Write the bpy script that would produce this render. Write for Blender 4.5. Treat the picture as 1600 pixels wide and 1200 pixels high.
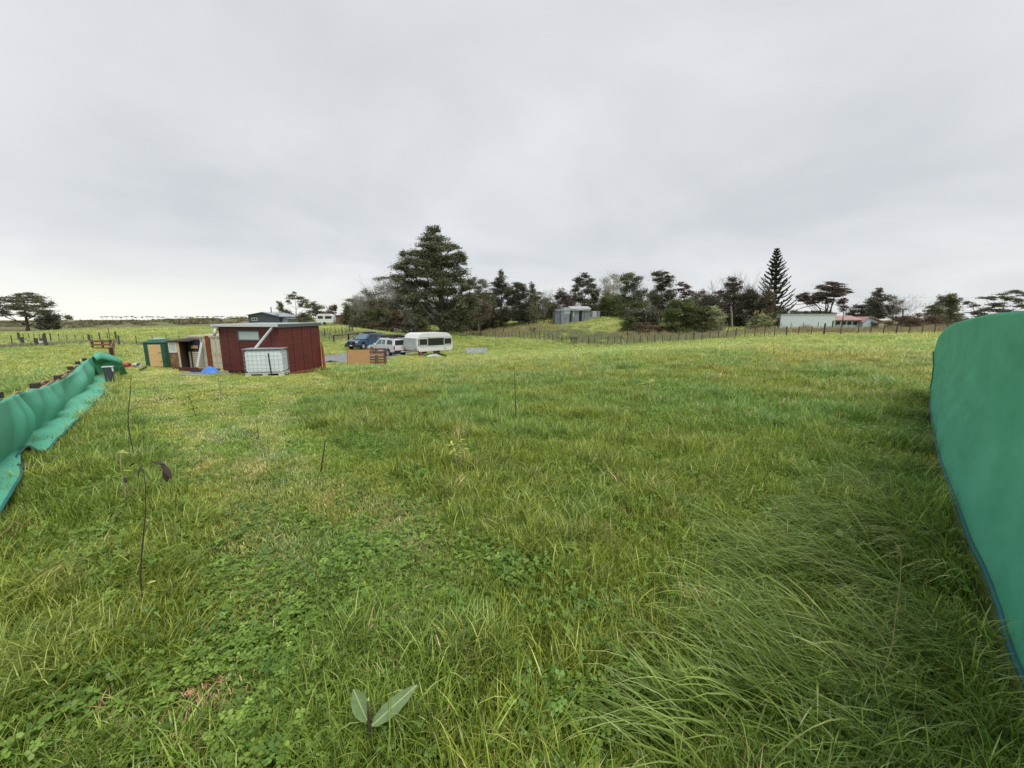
import bpy, math, random
import numpy as np
from mathutils import Vector, Matrix, Euler, noise
for o in list(bpy.data.objects): bpy.data.objects.remove(o)
random.seed(7); RNG = np.random.default_rng(11)
R = math.radians
scene = bpy.context.scene
COL = scene.collection

# ------------------------------------------------------------ camera
EYE = 1.6; PITCH = math.atan(100/600)
cam_data = bpy.data.cameras.new('camera'); cam = bpy.data.objects.new('camera', cam_data); COL.objects.link(cam)
cam.location = (0, 0, EYE); cam.rotation_euler = (math.pi/2 - PITCH, 0, 0)
cam_data.sensor_width = 36.0; cam_data.lens = 36.0*600/1600
cam_data.clip_start = 0.05; cam_data.clip_end = 9000
scene.camera = cam

# ------------------------------------------------------------ sky (overcast), soft sun
SUN_EL, SUN_AZ = 62.0, 140.0       # azimuth clockwise from +y
world = bpy.data.worlds.new('World'); scene.world = world; world.use_nodes = True
wn, wl = world.node_tree.nodes, world.node_tree.links
wn.clear()
def N(nodes, t, **kw):
    n = nodes.new(t)
    for k, v in kw.items():
        if k.startswith('i_'):
            key = k[2:]
            n.inputs[int(key) if key.isdigit() else key.replace('_', ' ')].default_value = v
        else: setattr(n, k, v)
    return n
w_out = N(wn, 'ShaderNodeOutputWorld')
sky = N(wn, 'ShaderNodeTexSky', sky_type='NISHITA'); sky.sun_disc = False
sky.sun_elevation = R(SUN_EL); sky.sun_rotation = R(SUN_AZ)
bg1 = N(wn, 'ShaderNodeBackground'); bg1.inputs[1].default_value = 0.08
wl.new(sky.outputs[0], bg1.inputs[0])
tc = N(wn, 'ShaderNodeTexCoord'); sep = N(wn, 'ShaderNodeSeparateXYZ'); wl.new(tc.outputs['Generated'], sep.inputs[0])
zc = N(wn, 'ShaderNodeMath', operation='MAXIMUM', i_1=0.0); wl.new(sep.outputs[2], zc.inputs[0])
za = N(wn, 'ShaderNodeMath', operation='ADD', i_1=0.22); wl.new(zc.outputs[0], za.inputs[0])
dx = N(wn, 'ShaderNodeMath', operation='DIVIDE'); dy = N(wn, 'ShaderNodeMath', operation='DIVIDE')
wl.new(sep.outputs[0], dx.inputs[0]); wl.new(za.outputs[0], dx.inputs[1])
wl.new(sep.outputs[1], dy.inputs[0]); wl.new(za.outputs[0], dy.inputs[1])
cmb = N(wn, 'ShaderNodeCombineXYZ'); wl.new(dx.outputs[0], cmb.inputs[0]); wl.new(dy.outputs[0], cmb.inputs[1])
cn = N(wn, 'ShaderNodeTexNoise', i_Scale=0.85, i_Detail=5.0, i_Roughness=0.52, i_Distortion=0.35); wl.new(cmb.outputs[0], cn.inputs['Vector'])
cr = N(wn, 'ShaderNodeValToRGB'); wl.new(cn.outputs[0], cr.inputs[0])
cr.color_ramp.elements[0].position = 0.34; cr.color_ramp.elements[0].color = (0.545, 0.565, 0.590, 1)
cr.color_ramp.elements[1].position = 0.66; cr.color_ramp.elements[1].color = (0.700, 0.714, 0.732, 1)
# clearer, warmer air low over the sea to the west of the view
hz = N(wn, 'ShaderNodeMapRange', i_1=0.0, i_2=0.16, i_3=1.0, i_4=0.0); hz.interpolation_type = 'SMOOTHSTEP'; wl.new(sep.outputs[2], hz.inputs[0])
wx = N(wn, 'ShaderNodeMapRange', i_1=-0.05, i_2=-0.75, i_3=0.12, i_4=1.0); wx.interpolation_type = 'SMOOTHSTEP'; wl.new(sep.outputs[0], wx.inputs[0])
hm = N(wn, 'ShaderNodeMath', operation='MULTIPLY'); wl.new(hz.outputs[0], hm.inputs[0]); wl.new(wx.outputs[0], hm.inputs[1])
mixc = N(wn, 'ShaderNodeMix', data_type='RGBA'); wl.new(hm.outputs[0], mixc.inputs[0]); wl.new(cr.outputs[0], mixc.inputs[6])
mixc.inputs[7].default_value = (0.86, 0.86, 0.80, 1)
bg2 = N(wn, 'ShaderNodeBackground'); bg2.inputs[1].default_value = 0.65; wl.new(mixc.outputs[2], bg2.inputs[0])
mixs = N(wn, 'ShaderNodeMixShader'); mixs.inputs[0].default_value = 0.94
wl.new(bg1.outputs[0], mixs.inputs[1]); wl.new(bg2.outputs[0], mixs.inputs[2]); wl.new(mixs.outputs[0], w_out.inputs[0])
sun_d = bpy.data.lights.new('sun', 'SUN'); sun = bpy.data.objects.new('sun', sun_d); COL.objects.link(sun)
sun_d.energy = 1.5; sun_d.angle = R(35); sun_d.color = (1.0, 0.97, 0.92)
sun.rotation_euler = Euler((R(90 - SUN_EL), 0, R(180 - SUN_AZ)), 'XYZ')
sun.location = (0, 0, 30)
vs = scene.view_settings
vs.view_transform = 'Standard'; vs.look = 'None'; vs.exposure = 0.88; vs.gamma = 1.0; vs.use_curve_mapping = False
scene.cycles.max_bounces = 6; scene.cycles.transparent_max_bounces = 12

# ------------------------------------------------------------ pixel helpers (1600x1200 photo pixels -> places in the world)
CP, SP = math.cos(PITCH), math.sin(PITCH)
def ray(px, py):
    u, v = (px-800)/600.0, (py-600)/600.0
    return (u, CP - v*SP, -SP - v*CP)
def P(px, py, Y):
    r = ray(px, py); t = Y/r[1]
    return Vector((r[0]*t, Y, EYE + r[2]*t))

# ------------------------------------------------------------ terrain
ctrl = [(0,0,0),(-6,0,0),(6,0,0),(0,-6,0),(-10,-10,0),(10,-10,0),(3,3,0),(-3,3,-.02),(9,8,.0),(-4,3,-.02),(0,8,-.2),(12,18,.02),(20,12,.05)]
for (px, py, Y) in [(165,600,13),(440,587,16.6),(330,584,17.6),(245,573,25.5),(325,576,27),(570,573,25.5),(540,566,29),(525,553,34),
    (600,557,39),(670,557,38),(720,553,42),(560,546,45),(745,552,42),(800,545,50),(900,538,60),(1000,537,55),(1135,529,48),(1287,524,42),(1450,522,40),(748,533,80),
    (1600,522,38),(73,541,38),(-30,546,35),(197,541,41),(140,533,55),(30,531,58),(320,534,50),(0,514,120),(200,511,125),(380,508,120),
    (507,509,92),(420,506,110),(550,515,68),(510,527,60),(535,533,56),(600,519,80),(580,524,66),(690,522,58),(640,516,90),(790,517,88),(780,506,100),(820,505,92),
    (905,503,82),(860,504,84),(945,497,78),(915,512,72),(925,524,66),(985,518,68),(1050,520,70),(1110,518,72),(1170,515,70),(1260,516,66),(1220,517,58),(1350,514,90),(1400,515,60),(1450,515,75),(1590,516,70),
    (-300,513,110),(-900,520,60),(2500,520,60),(2000,515,100)]:
    p = P(px, py, Y); ctrl.append((p.x, p.y, p.z))
for a in range(0, 360, 30):
    ctrl.append((330*math.sin(R(a)), 330*math.cos(R(a)), 0.3))
for (px, py, Y) in [(-200,499,200),(0,500,200),(100,500,195),(200,501,185),(300,500,175),(370,499,165)]:
    p = P(px, py, Y); ctrl.append((p.x, p.y, p.z))
ctrl = np.array(ctrl, float)
def _tps(r2): return np.where(r2 > 1e-9, 0.5*r2*np.log(np.maximum(r2, 1e-9)), 0.0)
S_ = 100.0
cxy = ctrl[:, :2]/S_
n_ = len(ctrl); K = _tps(((cxy[:, None]-cxy[None])**2).sum(-1)) + np.eye(n_)*2e-5
Pm = np.c_[np.ones(n_), cxy]
A_ = np.block([[K, Pm], [Pm.T, np.zeros((3, 3))]])
W_ = np.linalg.solve(A_, np.r_[ctrl[:, 2], 0, 0, 0])
def gz_arr(x, y):
    x = np.asarray(x, float); y = np.asarray(y, float); out = np.empty_like(x)
    q = np.stack([x, y], -1).reshape(-1, 2)/S_
    res = []
    for i in range(0, len(q), 20000):
        qq = q[i:i+20000]
        k = _tps(((qq[:, None]-cxy[None])**2).sum(-1))
        res.append(k @ W_[:n_] + W_[n_] + qq @ W_[n_+1:])
    z = np.concatenate(res).reshape(x.shape)
    r = np.hypot(x, y)
    b = np.clip((r-240)/90, 0, 1); b = b*b*(3-2*b)
    z = z*(1-b) + 0.3*b
    # gentle hummocks
    z = z + 0.025*np.sin(x*1.7+0.6*y)*np.sin(y*1.3-.4*x) + 0.012*np.sin(x*4.1)*np.sin(y*3.7)
    far = np.clip((r-90)/60, 0, 1)
    z = z + far*0.5*(np.sin(x*.11+1)*np.sin(y*.07))*np.clip((400-r)/100, 0, 1)*(x < 20)
    return z
def gz(x, y): return float(gz_arr(np.array([x]), np.array([y]))[0])
def G(px, Y):                         # ground point seen in photo column px at forward distance Y
    py = 540
    for _ in range(6):
        r = ray(px, py); x = r[0]/r[1]*Y; z = gz(x, Y)
        s = (z-EYE)/Y                  # ray slope wanted
        v = (-SP - s*CP)/(CP - s*SP); py = 600 + 600*v
    return Vector((x, Y, z))
def hit(px, py, ymax=300):            # first meeting of the sight line with the ground
    r = ray(px, py); Ys = np.geomspace(0.6, ymax, 500)
    xs = r[0]/r[1]*Ys; zs = EYE + r[2]/r[1]*Ys
    g = gz_arr(xs, Ys); i = np.argmax(zs < g)
    if zs[i] >= g[i]: i = len(Ys)-1
    return Vector((xs[i], Ys[i], g[i]))

# ------------------------------------------------------------ object helpers
def link(o): COL.objects.link(o); return o
def tag(o, label=None, cat=None, group=None, kind=None):
    if label: o['label'] = label
    if cat: o['category'] = cat
    if group: o['group'] = group
    if kind: o['kind'] = kind
    return o
def empty(name, loc, rz=0.0, label=None, cat=None, group=None):
    o = bpy.data.objects.new(name, None); link(o); o.location = loc; o.rotation_euler = (0, 0, rz)
    o.empty_display_size = .3
    return tag(o, label, cat, group)
class MB:
    def __init__(s): s.v = []; s.f = []
    def add(s, vs, fs):
        b = len(s.v); s.v += [tuple(v) for v in vs]; s.f += [tuple(b+i for i in f) for f in fs]; return s
    def box(s, x0, x1, y0, y1, z0, z1, M=None):
        vs = [Vector(p) for p in ((x0,y0,z0),(x1,y0,z0),(x1,y1,z0),(x0,y1,z0),(x0,y0,z1),(x1,y0,z1),(x1,y1,z1),(x0,y1,z1))]
        if M is not None: vs = [M @ v for v in vs]
        return s.add(vs, [(0,3,2,1),(4,5,6,7),(0,1,5,4),(1,2,6,5),(2,3,7,6),(3,0,4,7)])
    def bar(s, a, b, w, h=None):       # rectangular bar from a to b
        h = h or w; a, b = Vector(a), Vector(b); d = (b-a); L = d.length; d.normalize()
        up = Vector((0,0,1)) if abs(d.z) < .95 else Vector((0,1,0))
        x = d.cross(up).normalized(); z = x.cross(d)
        M = Matrix(((x.x,d.x,z.x,a.x),(x.y,d.y,z.y,a.y),(x.z,d.z,z.z,a.z),(0,0,0,1)))
        return s.box(-w/2, w/2, 0, L, -h/2, h/2, M)
    def tube(s, pts, rad, n=6, cap=True):
        pts = [Vector(p) for p in pts]; k = len(pts)
        rad = list(rad) if hasattr(rad, '__len__') else [rad]*k
        vs = []; ref = Vector((.31,.2,.93)) if abs((pts[-1]-pts[0]).normalized().z) < .8 else Vector((.93,.3,.1))
        for i, p in enumerate(pts):
            d = (pts[min(i+1, k-1)] - pts[max(i-1, 0)]).normalized()
            x = d.cross(ref).normalized(); y = d.cross(x)
            for j in range(n):
                a = 2*math.pi*j/n; vs.append(p + (x*math.cos(a)+y*math.sin(a))*rad[i])
        fs = [(i*n+j, i*n+(j+1)%n, (i+1)*n+(j+1)%n, (i+1)*n+j) for i in range(k-1) for j in range(n)]
        if cap: fs += [tuple(range(n)), tuple(range((k-1)*n, k*n))[::-1]]
        return s.add(vs, fs)
    def prism(s, poly, y0, y1, inset=0.0, top=None):   # poly in (x,z) extruded along y
        n = len(poly); vs = [(x, y0, z) for x, z in poly] + [(x, y1, z) for x, z in poly]
        if inset:
            zs = [z for _, z in poly]; lo, hi = min(zs), max(zs)
            vs = [(x, y0 + inset*(z-lo)/(hi-lo), z) for x, z in poly] + [(x, y1 - inset*(z-lo)/(hi-lo), z) for x, z in poly]
        fs = [tuple(range(n)), tuple(range(n, 2*n))[::-1]] + [(i, i+n, (i+1)%n+n, (i+1)%n) for i in range(n)]
        return s.add(vs, fs)
    def disc(s, c, r, y0, y1, n=16):
        return s.prism([(c[0]+r*math.cos(2*math.pi*i/n), c[1]+r*math.sin(2*math.pi*i/n)) for i in range(n)], y0, y1)
    def grid(s, P2):                   # rows of points
        m, n = len(P2), len(P2[0]); vs = [p for row in P2 for p in row]
        return s.add(vs, [(i*n+j, i*n+j+1, (i+1)*n+j+1, (i+1)*n+j) for i in range(m-1) for j in range(n-1)])
    def mesh(s, name, m, smooth=False, bevel=0):
        me = bpy.data.meshes.new(name); me.from_pydata(s.v, [], s.f); me.validate(); me.update()
        import bmesh
        bm = bmesh.new(); bm.from_mesh(me); bmesh.ops.recalc_face_normals(bm, faces=bm.faces)
        if bevel: bmesh.ops.bevel(bm, geom=[e for e in bm.edges if len(e.link_faces) == 2 and e.calc_face_angle(0) > .5], offset=bevel, segments=2, affect='EDGES', clamp_overlap=True)
        bm.to_mesh(me); bm.free()
        if m: me.materials.append(m)
        if smooth: me.polygons.foreach_set('use_smooth', [True]*len(me.polygons))
        return me
    def build(s, name, m, parent=None, smooth=False, bevel=0, label=None):
        o = bpy.data.objects.new(name, s.mesh(name, m, smooth, bevel)); link(o)
        if parent: o.parent = parent
        if label: o['label'] = label
        return o
def place(name, me, parent, loc, rot=(0,0,0), sc=(1,1,1)):
    o = bpy.data.objects.new(name, me); link(o); o.parent = parent; o.location = loc; o.rotation_euler = rot; o.scale = sc; return o
def np_mesh(name, verts, faces, m, attrs=None, smooth=False, mats=None, mat_idx=None):
    verts = np.asarray(verts, np.float32); faces = np.asarray(faces, np.int32); k = faces.shape[1]
    me = bpy.data.meshes.new(name); me.vertices.add(len(verts)); me.vertices.foreach_set('co', verts.ravel())
    me.loops.add(faces.size); me.loops.foreach_set('vertex_index', faces.ravel())
    me.polygons.add(len(faces)); me.polygons.foreach_set('loop_start', np.arange(0, faces.size, k, dtype=np.int32))
    if attrs:
        for a, (dom, arr) in attrs.items():
            at = me.attributes.new(a, 'FLOAT', dom); at.data.foreach_set('value', np.asarray(arr, np.float32))
    me.update(calc_edges=True)
    if smooth: me.polygons.foreach_set('use_smooth', np.ones(len(faces), bool))
    if m: me.materials.append(m)
    return me

# ------------------------------------------------------------ materials
def new_mat(name):
    m = bpy.data.materials.new(name); m.use_nodes = True; n = m.node_tree.nodes
    return m, n, m.node_tree.links, n['Principled BSDF']
def ramp(nodes, links, src, stops):
    r = nodes.new('ShaderNodeValToRGB'); e = r.color_ramp.elements
    while len(e) < len(stops): e.new(.5)
    for i, (p, c) in enumerate(stops): e[i].position = p; e[i].color = (*c, 1)
    links.new(src, r.inputs[0]); return r
def plain(name, c, rough=.6, var=.15, scale=6.0, metal=0.0, bump=0.0, stretch=(1,1,1), dirt=None, dirt_amt=.5, dirt_scale=2.0, spec=None):
    m, n, l, b = new_mat(name)
    t = N(n, 'ShaderNodeTexCoord'); mp = N(n, 'ShaderNodeMapping'); mp.inputs['Scale'].default_value = stretch
    l.new(t.outputs['Object'], mp.inputs[0])
    no = N(n, 'ShaderNodeTexNoise', i_Scale=scale, i_Detail=6.0, i_Roughness=.6); l.new(mp.outputs[0], no.inputs['Vector'])
    lo = tuple(max(0, x*(1-var)) for x in c); hi = tuple(min(1, x*(1+var)) for x in c)
    r = ramp(n, l, no.outputs[0], [(.3, lo), (.7, hi)]); out = r.outputs[0]
    if dirt:
        n2 = N(n, 'ShaderNodeTexNoise', i_Scale=dirt_scale, i_Detail=8.0, i_Roughness=.7); l.new(mp.outputs[0], n2.inputs['Vector'])
        f = N(n, 'ShaderNodeMapRange', i_1=.62-.3*dirt_amt, i_2=.75-.2*dirt_amt); l.new(n2.outputs[0], f.inputs[0])
        mx = N(n, 'ShaderNodeMix', data_type='RGBA'); l.new(f.outputs[0], mx.inputs[0]); l.new(out, mx.inputs[6]); mx.inputs[7].default_value = (*dirt, 1); out = mx.outputs[2]
    l.new(out, b.inputs['Base Color']); b.inputs['Roughness'].default_value = rough; b.inputs['Metallic'].default_value = metal
    if spec is not None: b.inputs['Specular IOR Level'].default_value = spec
    if bump:
        bp = N(n, 'ShaderNodeBump', i_Strength=bump, i_Distance=.01); l.new(no.outputs[0], bp.inputs['Height']); l.new(bp.outputs[0], b.inputs['Normal'])
    return m
M = {}
M['red_ply'] = plain('red_stained_plywood', (.125,.022,.018), .55, .3, 5, stretch=(1,1,6), bump=.4, dirt=(.06,.013,.011), dirt_amt=.4, dirt_scale=1.2)
M['red_groove'] = plain('red_groove_timber', (.05,.008,.006), .8)
M['white_paint'] = plain('white_paint', (.62,.62,.61), .45, .06, 4, dirt=(.5,.49,.44), dirt_amt=.3)
M['roof_metal'] = plain('grey_roof_metal', (.34,.38,.42), .4, .12, 2, metal=.2)
M['barge'] = plain('dark_barge_metal', (.10,.11,.12), .5)
M['window_frame_grey'] = plain('grey_window_frame', (.13,.14,.15), .5)
M['obscure'] = plain('obscure_glass', (.52,.60,.58), .35, .06)
M['poly_white'] = plain('tank_polyethylene', (.80,.86,.88), .5, .05, 3)
M['cage'] = plain('galvanised_cage', (.40,.45,.47), .45, .15, 20, metal=.35)
M['black_strap'] = plain('black_plastic', (.02,.022,.025), .5)
M['green_poly'] = plain('dark_green_plastic', (.02,.095,.06), .5, .2, 3)
M['pale_lid'] = plain('pale_aqua_roof', (.33,.52,.47), .55, .12)
M['osb'] = plain('chipboard', (.50,.30,.13), .75, .35, 30, bump=.3, dirt=(.36,.20,.09), dirt_amt=.6, dirt_scale=14)
M['ply_pale'] = plain('bare_plywood', (.62,.42,.20), .7, .12, 4, stretch=(1,1,4))
M['rust'] = plain('rust_brown_panel', (.16,.075,.035), .85, .45, 5, dirt=(.30,.20,.10), dirt_amt=.6)
M['rust_red'] = plain('orange_rust_post', (.20,.055,.025), .85, .4, 8)
M['cream'] = plain('cream_container_paint', (.53,.49,.39), .6, .1, 3, dirt=(.30,.19,.10), dirt_amt=.42, dirt_scale=2.5)
M['cream_slat'] = plain('cream_slat_paint', (.55,.50,.40), .6, .1)
M['navy_slat'] = plain('blackish_slat_paint', (.022,.027,.045), .5, .2)
M['black'] = plain('black_surface_and_shade', (.012,.012,.014), .8)  # plain black for dark goods, also painted shade in the iron shed gaps
M['tarp'] = plain('blue_tarpaulin', (.05,.20,.62), .42, .2, 6, bump=.4)
M['wood_dark'] = plain('wet_dark_timber', (.045,.028,.02), .8, .35, 8, stretch=(1,6,1))
M['wood_brown'] = plain('brown_pallet_timber', (.20,.085,.04), .8, .35, 6)
M['wood_tan'] = plain('tan_fence_timber', (.36,.24,.15), .8, .3, 6, dirt=(.2,.14,.09), dirt_amt=.4)
M['post_grey'] = plain('weathered_fence_post', (.065,.058,.05), .9, .4, 10)
M['batten'] = plain('weathered_batten', (.085,.075,.06), .9, .35, 8)
M['wire'] = plain('fence_wire', (.22,.22,.22), .5, metal=.5)
M['car_white'] = plain('white_car_paint', (.66,.67,.67), .25, .03)
M['car_blue'] = plain('blue_car_paint', (.045,.095,.17), .22, .08)
M['glass_dark'] = plain('dark_window_glass', (.02,.024,.026), .08, .1)
M['glass_wind'] = plain('windscreen_glass', (.10,.16,.19), .06, .1)
M['tyre'] = plain('tyre_rubber', (.02,.02,.02), .85)
M['rim'] = plain('alloy_rim', (.45,.46,.48), .35, metal=.6)
M['lamp_red'] = plain('red_lens', (.42,.02,.015), .25)
M['lamp_clear'] = plain('clear_lens', (.62,.64,.66), .15)
M['cara_white'] = plain('caravan_aluminium', (.66,.67,.65), .38, .04, 3, dirt=(.6,.6,.55), dirt_amt=.2)
M['curtain'] = plain('pale_net_curtain', (.46,.53,.50), .8, .15, 6, stretch=(1,8,1))
M['maroon'] = plain('maroon_cloth', (.10,.025,.03), .8)
M['stone_pale'] = plain('pale_limed_concrete', (.50,.53,.56), .85, .25, 8, bump=.5, dirt=(.22,.23,.22), dirt_amt=.5, dirt_scale=5)
M['iron_grey'] = plain('galvanised_iron', (.27,.30,.33), .5, .18, 1.5, metal=.35, dirt=(.15,.16,.17), dirt_amt=.35)
M['iron_light'] = plain('new_galvanised_iron', (.45,.48,.50), .45, .1, 1.5, metal=.25)
M['iron_dark'] = plain('dull_dark_iron', (.14,.16,.18), .6, .2, 1.5)
M['slate_blue'] = plain('slate_blue_cladding', (.065,.08,.10), .55, .1, 2)
M['shed_white'] = plain('pale_blue_white_cladding', (.60,.66,.70), .5, .05, 1)
M['roof_pink'] = plain('faded_red_roof', (.36,.21,.19), .6, .15, 2)
M['gable_blue'] = plain('pale_blue_gable', (.42,.50,.58), .6)
M['bin'] = plain('charcoal_plastic', (.055,.065,.075), .6, .1)
M['red_bag'] = plain('red_bucket_plastic', (.50,.07,.08), .45, .15)
M['stem'] = plain('brown_sapling_bark', (.07,.045,.03), .8, .3, 30)
M['stem_green'] = plain('straw_stem', (.34,.28,.14), .7, .2, 30)
M['bark'] = plain('grey_brown_bark', (.06,.05,.042), .95, .35, 3, stretch=(3,3,1))
M['bark_pale'] = plain('pale_gum_bark', (.26,.24,.21), .9, .25, 3, stretch=(3,3,1))
M['bark_red'] = plain('reddish_bark', (.085,.05,.04), .95, .3, 3)
M['gravel'] = plain('wet_grey_driveway', (.17,.165,.18), .35, .25, 1.2, bump=.3, dirt=(.11,.105,.10), dirt_amt=.5, dirt_scale=.8)
M['tarmac_far'] = plain('grey_lane', (.18,.18,.18), .7, .2, 1)
M['orange'] = plain('orange_timber', (.42,.13,.05), .7, .3, 6)
M['brown_hut'] = plain('brown_hut_boards', (.16,.10,.07), .85, .3, 3)

def cloth_mat():
    m, n, l, b = new_mat('green_shade_cloth')
    t = N(n, 'ShaderNodeTexCoord')
    no = N(n, 'ShaderNodeTexNoise', i_Scale=1.6, i_Detail=7.0, i_Roughness=.6); l.new(t.outputs['Object'], no.inputs['Vector'])
    r = ramp(n, l, no.outputs[0], [(.3, (.12,.52,.335)), (.72, (.17,.63,.435))])
    # fine chalky abrasion scratches
    sc = N(n, 'ShaderNodeTexNoise', i_Scale=26.0, i_Detail=5.0, i_Roughness=.75, i_Distortion=2.5); l.new(t.outputs['Object'], sc.inputs['Vector'])
    f = N(n, 'ShaderNodeMapRange', i_1=.56, i_2=.72, i_3=0.0, i_4=.30); l.new(sc.outputs[0], f.inputs[0])
    mx = N(n, 'ShaderNodeMix', data_type='RGBA'); l.new(f.outputs[0], mx.inputs[0]); l.new(r.outputs[0], mx.inputs[6]); mx.inputs[7].default_value = (.32,.74,.56,1)
    gr = N(n, 'ShaderNodeTexNoise', i_Scale=260.0, i_Detail=2.0); l.new(t.outputs['Object'], gr.inputs['Vector'])
    gm = N(n, 'ShaderNodeMapRange', i_1=.3, i_2=.7, i_3=.80, i_4=1.16); l.new(gr.outputs[0], gm.inputs[0])
    m0 = mx; mx = N(n, 'ShaderNodeMix', data_type='RGBA', blend_type='MULTIPLY'); mx.inputs[0].default_value = 1; l.new(m0.outputs[2], mx.inputs[6]); l.new(gm.outputs[0], mx.inputs[7])
    l.new(mx.outputs[2], b.inputs['Base Color']); b.inputs['Roughness'].default_value = .55
    b.inputs['Specular IOR Level'].default_value = .35
    uv = N(n, 'ShaderNodeUVMap')
    w1 = N(n, 'ShaderNodeTexWave', i_Scale=60.0, i_Distortion=.4); w1.bands_direction = 'X'; l.new(t.outputs['Object'], w1.inputs[0])
    w2 = N(n, 'ShaderNodeTexWave', i_Scale=60.0, i_Distortion=.4); w2.bands_direction = 'Z'; l.new(t.outputs['Object'], w2.inputs[0])
    ad = N(n, 'ShaderNodeMath', operation='ADD'); l.new(w1.outputs[1], ad.inputs[0]); l.new(w2.outputs[1], ad.inputs[1])
    bp = N(n, 'ShaderNodeBump', i_Strength=.35, i_Distance=.003); l.new(ad.outputs[0], bp.inputs['Height'])
    wr = N(n, 'ShaderNodeTexNoise', i_Scale=3.5, i_Detail=4.0, i_Distortion=1.0); l.new(t.outputs['Object'], wr.inputs['Vector'])
    bp2 = N(n, 'ShaderNodeBump', i_Strength=.07, i_Distance=.02); l.new(wr.outputs[0], bp2.inputs['Height']); l.new(bp.outputs[0], bp2.inputs['Normal'])
    l.new(bp2.outputs[0], b.inputs['Normal'])
    tr = N(n, 'ShaderNodeBsdfTranslucent'); l.new(mx.outputs[2], tr.inputs[0])
    ms = N(n, 'ShaderNodeMixShader'); ms.inputs[0].default_value = .30
    l.new(b.outputs[0], ms.inputs[1]); l.new(tr.outputs[0], ms.inputs[2]); l.new(ms.outputs[0], n['Material Output'].inputs[0])
    return m
M['cloth'] = cloth_mat()
M['hem'] = plain('blue_green_hem', (.015,.13,.125), .7, .3, 60)

def leaf_mat(name, lo, hi, trans=.25, rough=.6, attr='shade', instancer=False, third=None):
    m, n, l, b = new_mat(name)
    a = N(n, 'ShaderNodeAttribute'); a.attribute_name = attr
    stops = [(0, lo), (1, hi)] if third is None else [(0, lo), (.75, hi), (.97, third)]
    r = ramp(n, l, a.outputs['Fac'], stops); col = r.outputs[0]
    if instancer:
        t = N(n, 'ShaderNodeAttribute'); t.attribute_type = 'INSTANCER'; t.attribute_name = 'tint'
        mx = N(n, 'ShaderNodeMix', data_type='RGBA', blend_type='MULTIPLY'); mx.inputs[0].default_value = 1.0
        l.new(col, mx.inputs[6]); l.new(t.outputs['Color'], mx.inputs[7]); col = mx.outputs[2]
    l.new(col, b.inputs['Base Color']); b.inputs['Roughness'].default_value = rough; b.inputs['Specular IOR Level'].default_value = .35
    tr = N(n, 'ShaderNodeBsdfTranslucent'); l.new(col, tr.inputs[0])
    ms = N(n, 'ShaderNodeMixShader'); ms.inputs[0].default_value = trans
    l.new(b.outputs[0], ms.inputs[1]); l.new(tr.outputs[0], ms.inputs[2]); l.new(ms.outputs[0], n['Material Output'].inputs[0])
    return m
KEEP = []       # footprints that stay free of grass
# ------------------------------------------------------------ regions of the field (world polygons)
def poly_world(pts): return np.array([(lambda h: (h.x, h.y))(hit(px, py)) for px, py in pts])
def inside(poly, x, y):
    c = np.zeros(len(x), bool); n = len(poly)
    for i in range(n):
        x1, y1 = poly[i]; x2, y2 = poly[(i+1) % n]
        cond = (y1 > y) != (y2 > y)
        xi = (x2-x1)*(y-y1)/(y2-y1+1e-12)+x1
        c ^= cond & (x < xi)
    return c
MOWN = poly_world([(172,575),(215,552),(345,560),(500,584),(545,600),(480,625),(455,645),(520,690),(600,735),(700,800),(760,900),(700,960),(560,960),(470,1010),(420,1110),(330,1150),(230,1140),(250,1060),(330,980),(300,900),(330,830),(260,760),(230,690),(190,640)])
LONG = poly_world([(1190,860),(1300,800),(1400,760),(1470,740),(1480,800),(1500,850),(1560,1000),(1640,1200),(1180,1200),(1010,1190),(1120,1100),(1160,1000),(1160,900),(1130,820)])
SEMI = poly_world([(1130,740),(1300,660),(1440,600),(1456,640),(1480,760),(1300,830),(1160,880)])
TRACKS = [poly_world(q) for q in ([(420,960),(375,850),(318,740),(270,655),(236,598),(222,575)], [(600,860),(520,770),(430,690),(365,640),(318,602),(290,585)])]
STRAW = poly_world([(245,1130),(255,1095),(300,1075),(350,1070),(380,1090),(330,1115),(285,1140)])
STRAW = STRAW.mean(0) + (STRAW-STRAW.mean(0))*1.3
GAPC = hit(1340, 990)                    # thin spot with dead thatch in the lodged grass
def fbm(x, y, s, seed=0.0):
    return np.array([noise.fractal(Vector((a*s+seed, b*s-seed, seed)), .8, 2.0, 4) for a, b in zip(x, y)])

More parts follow.
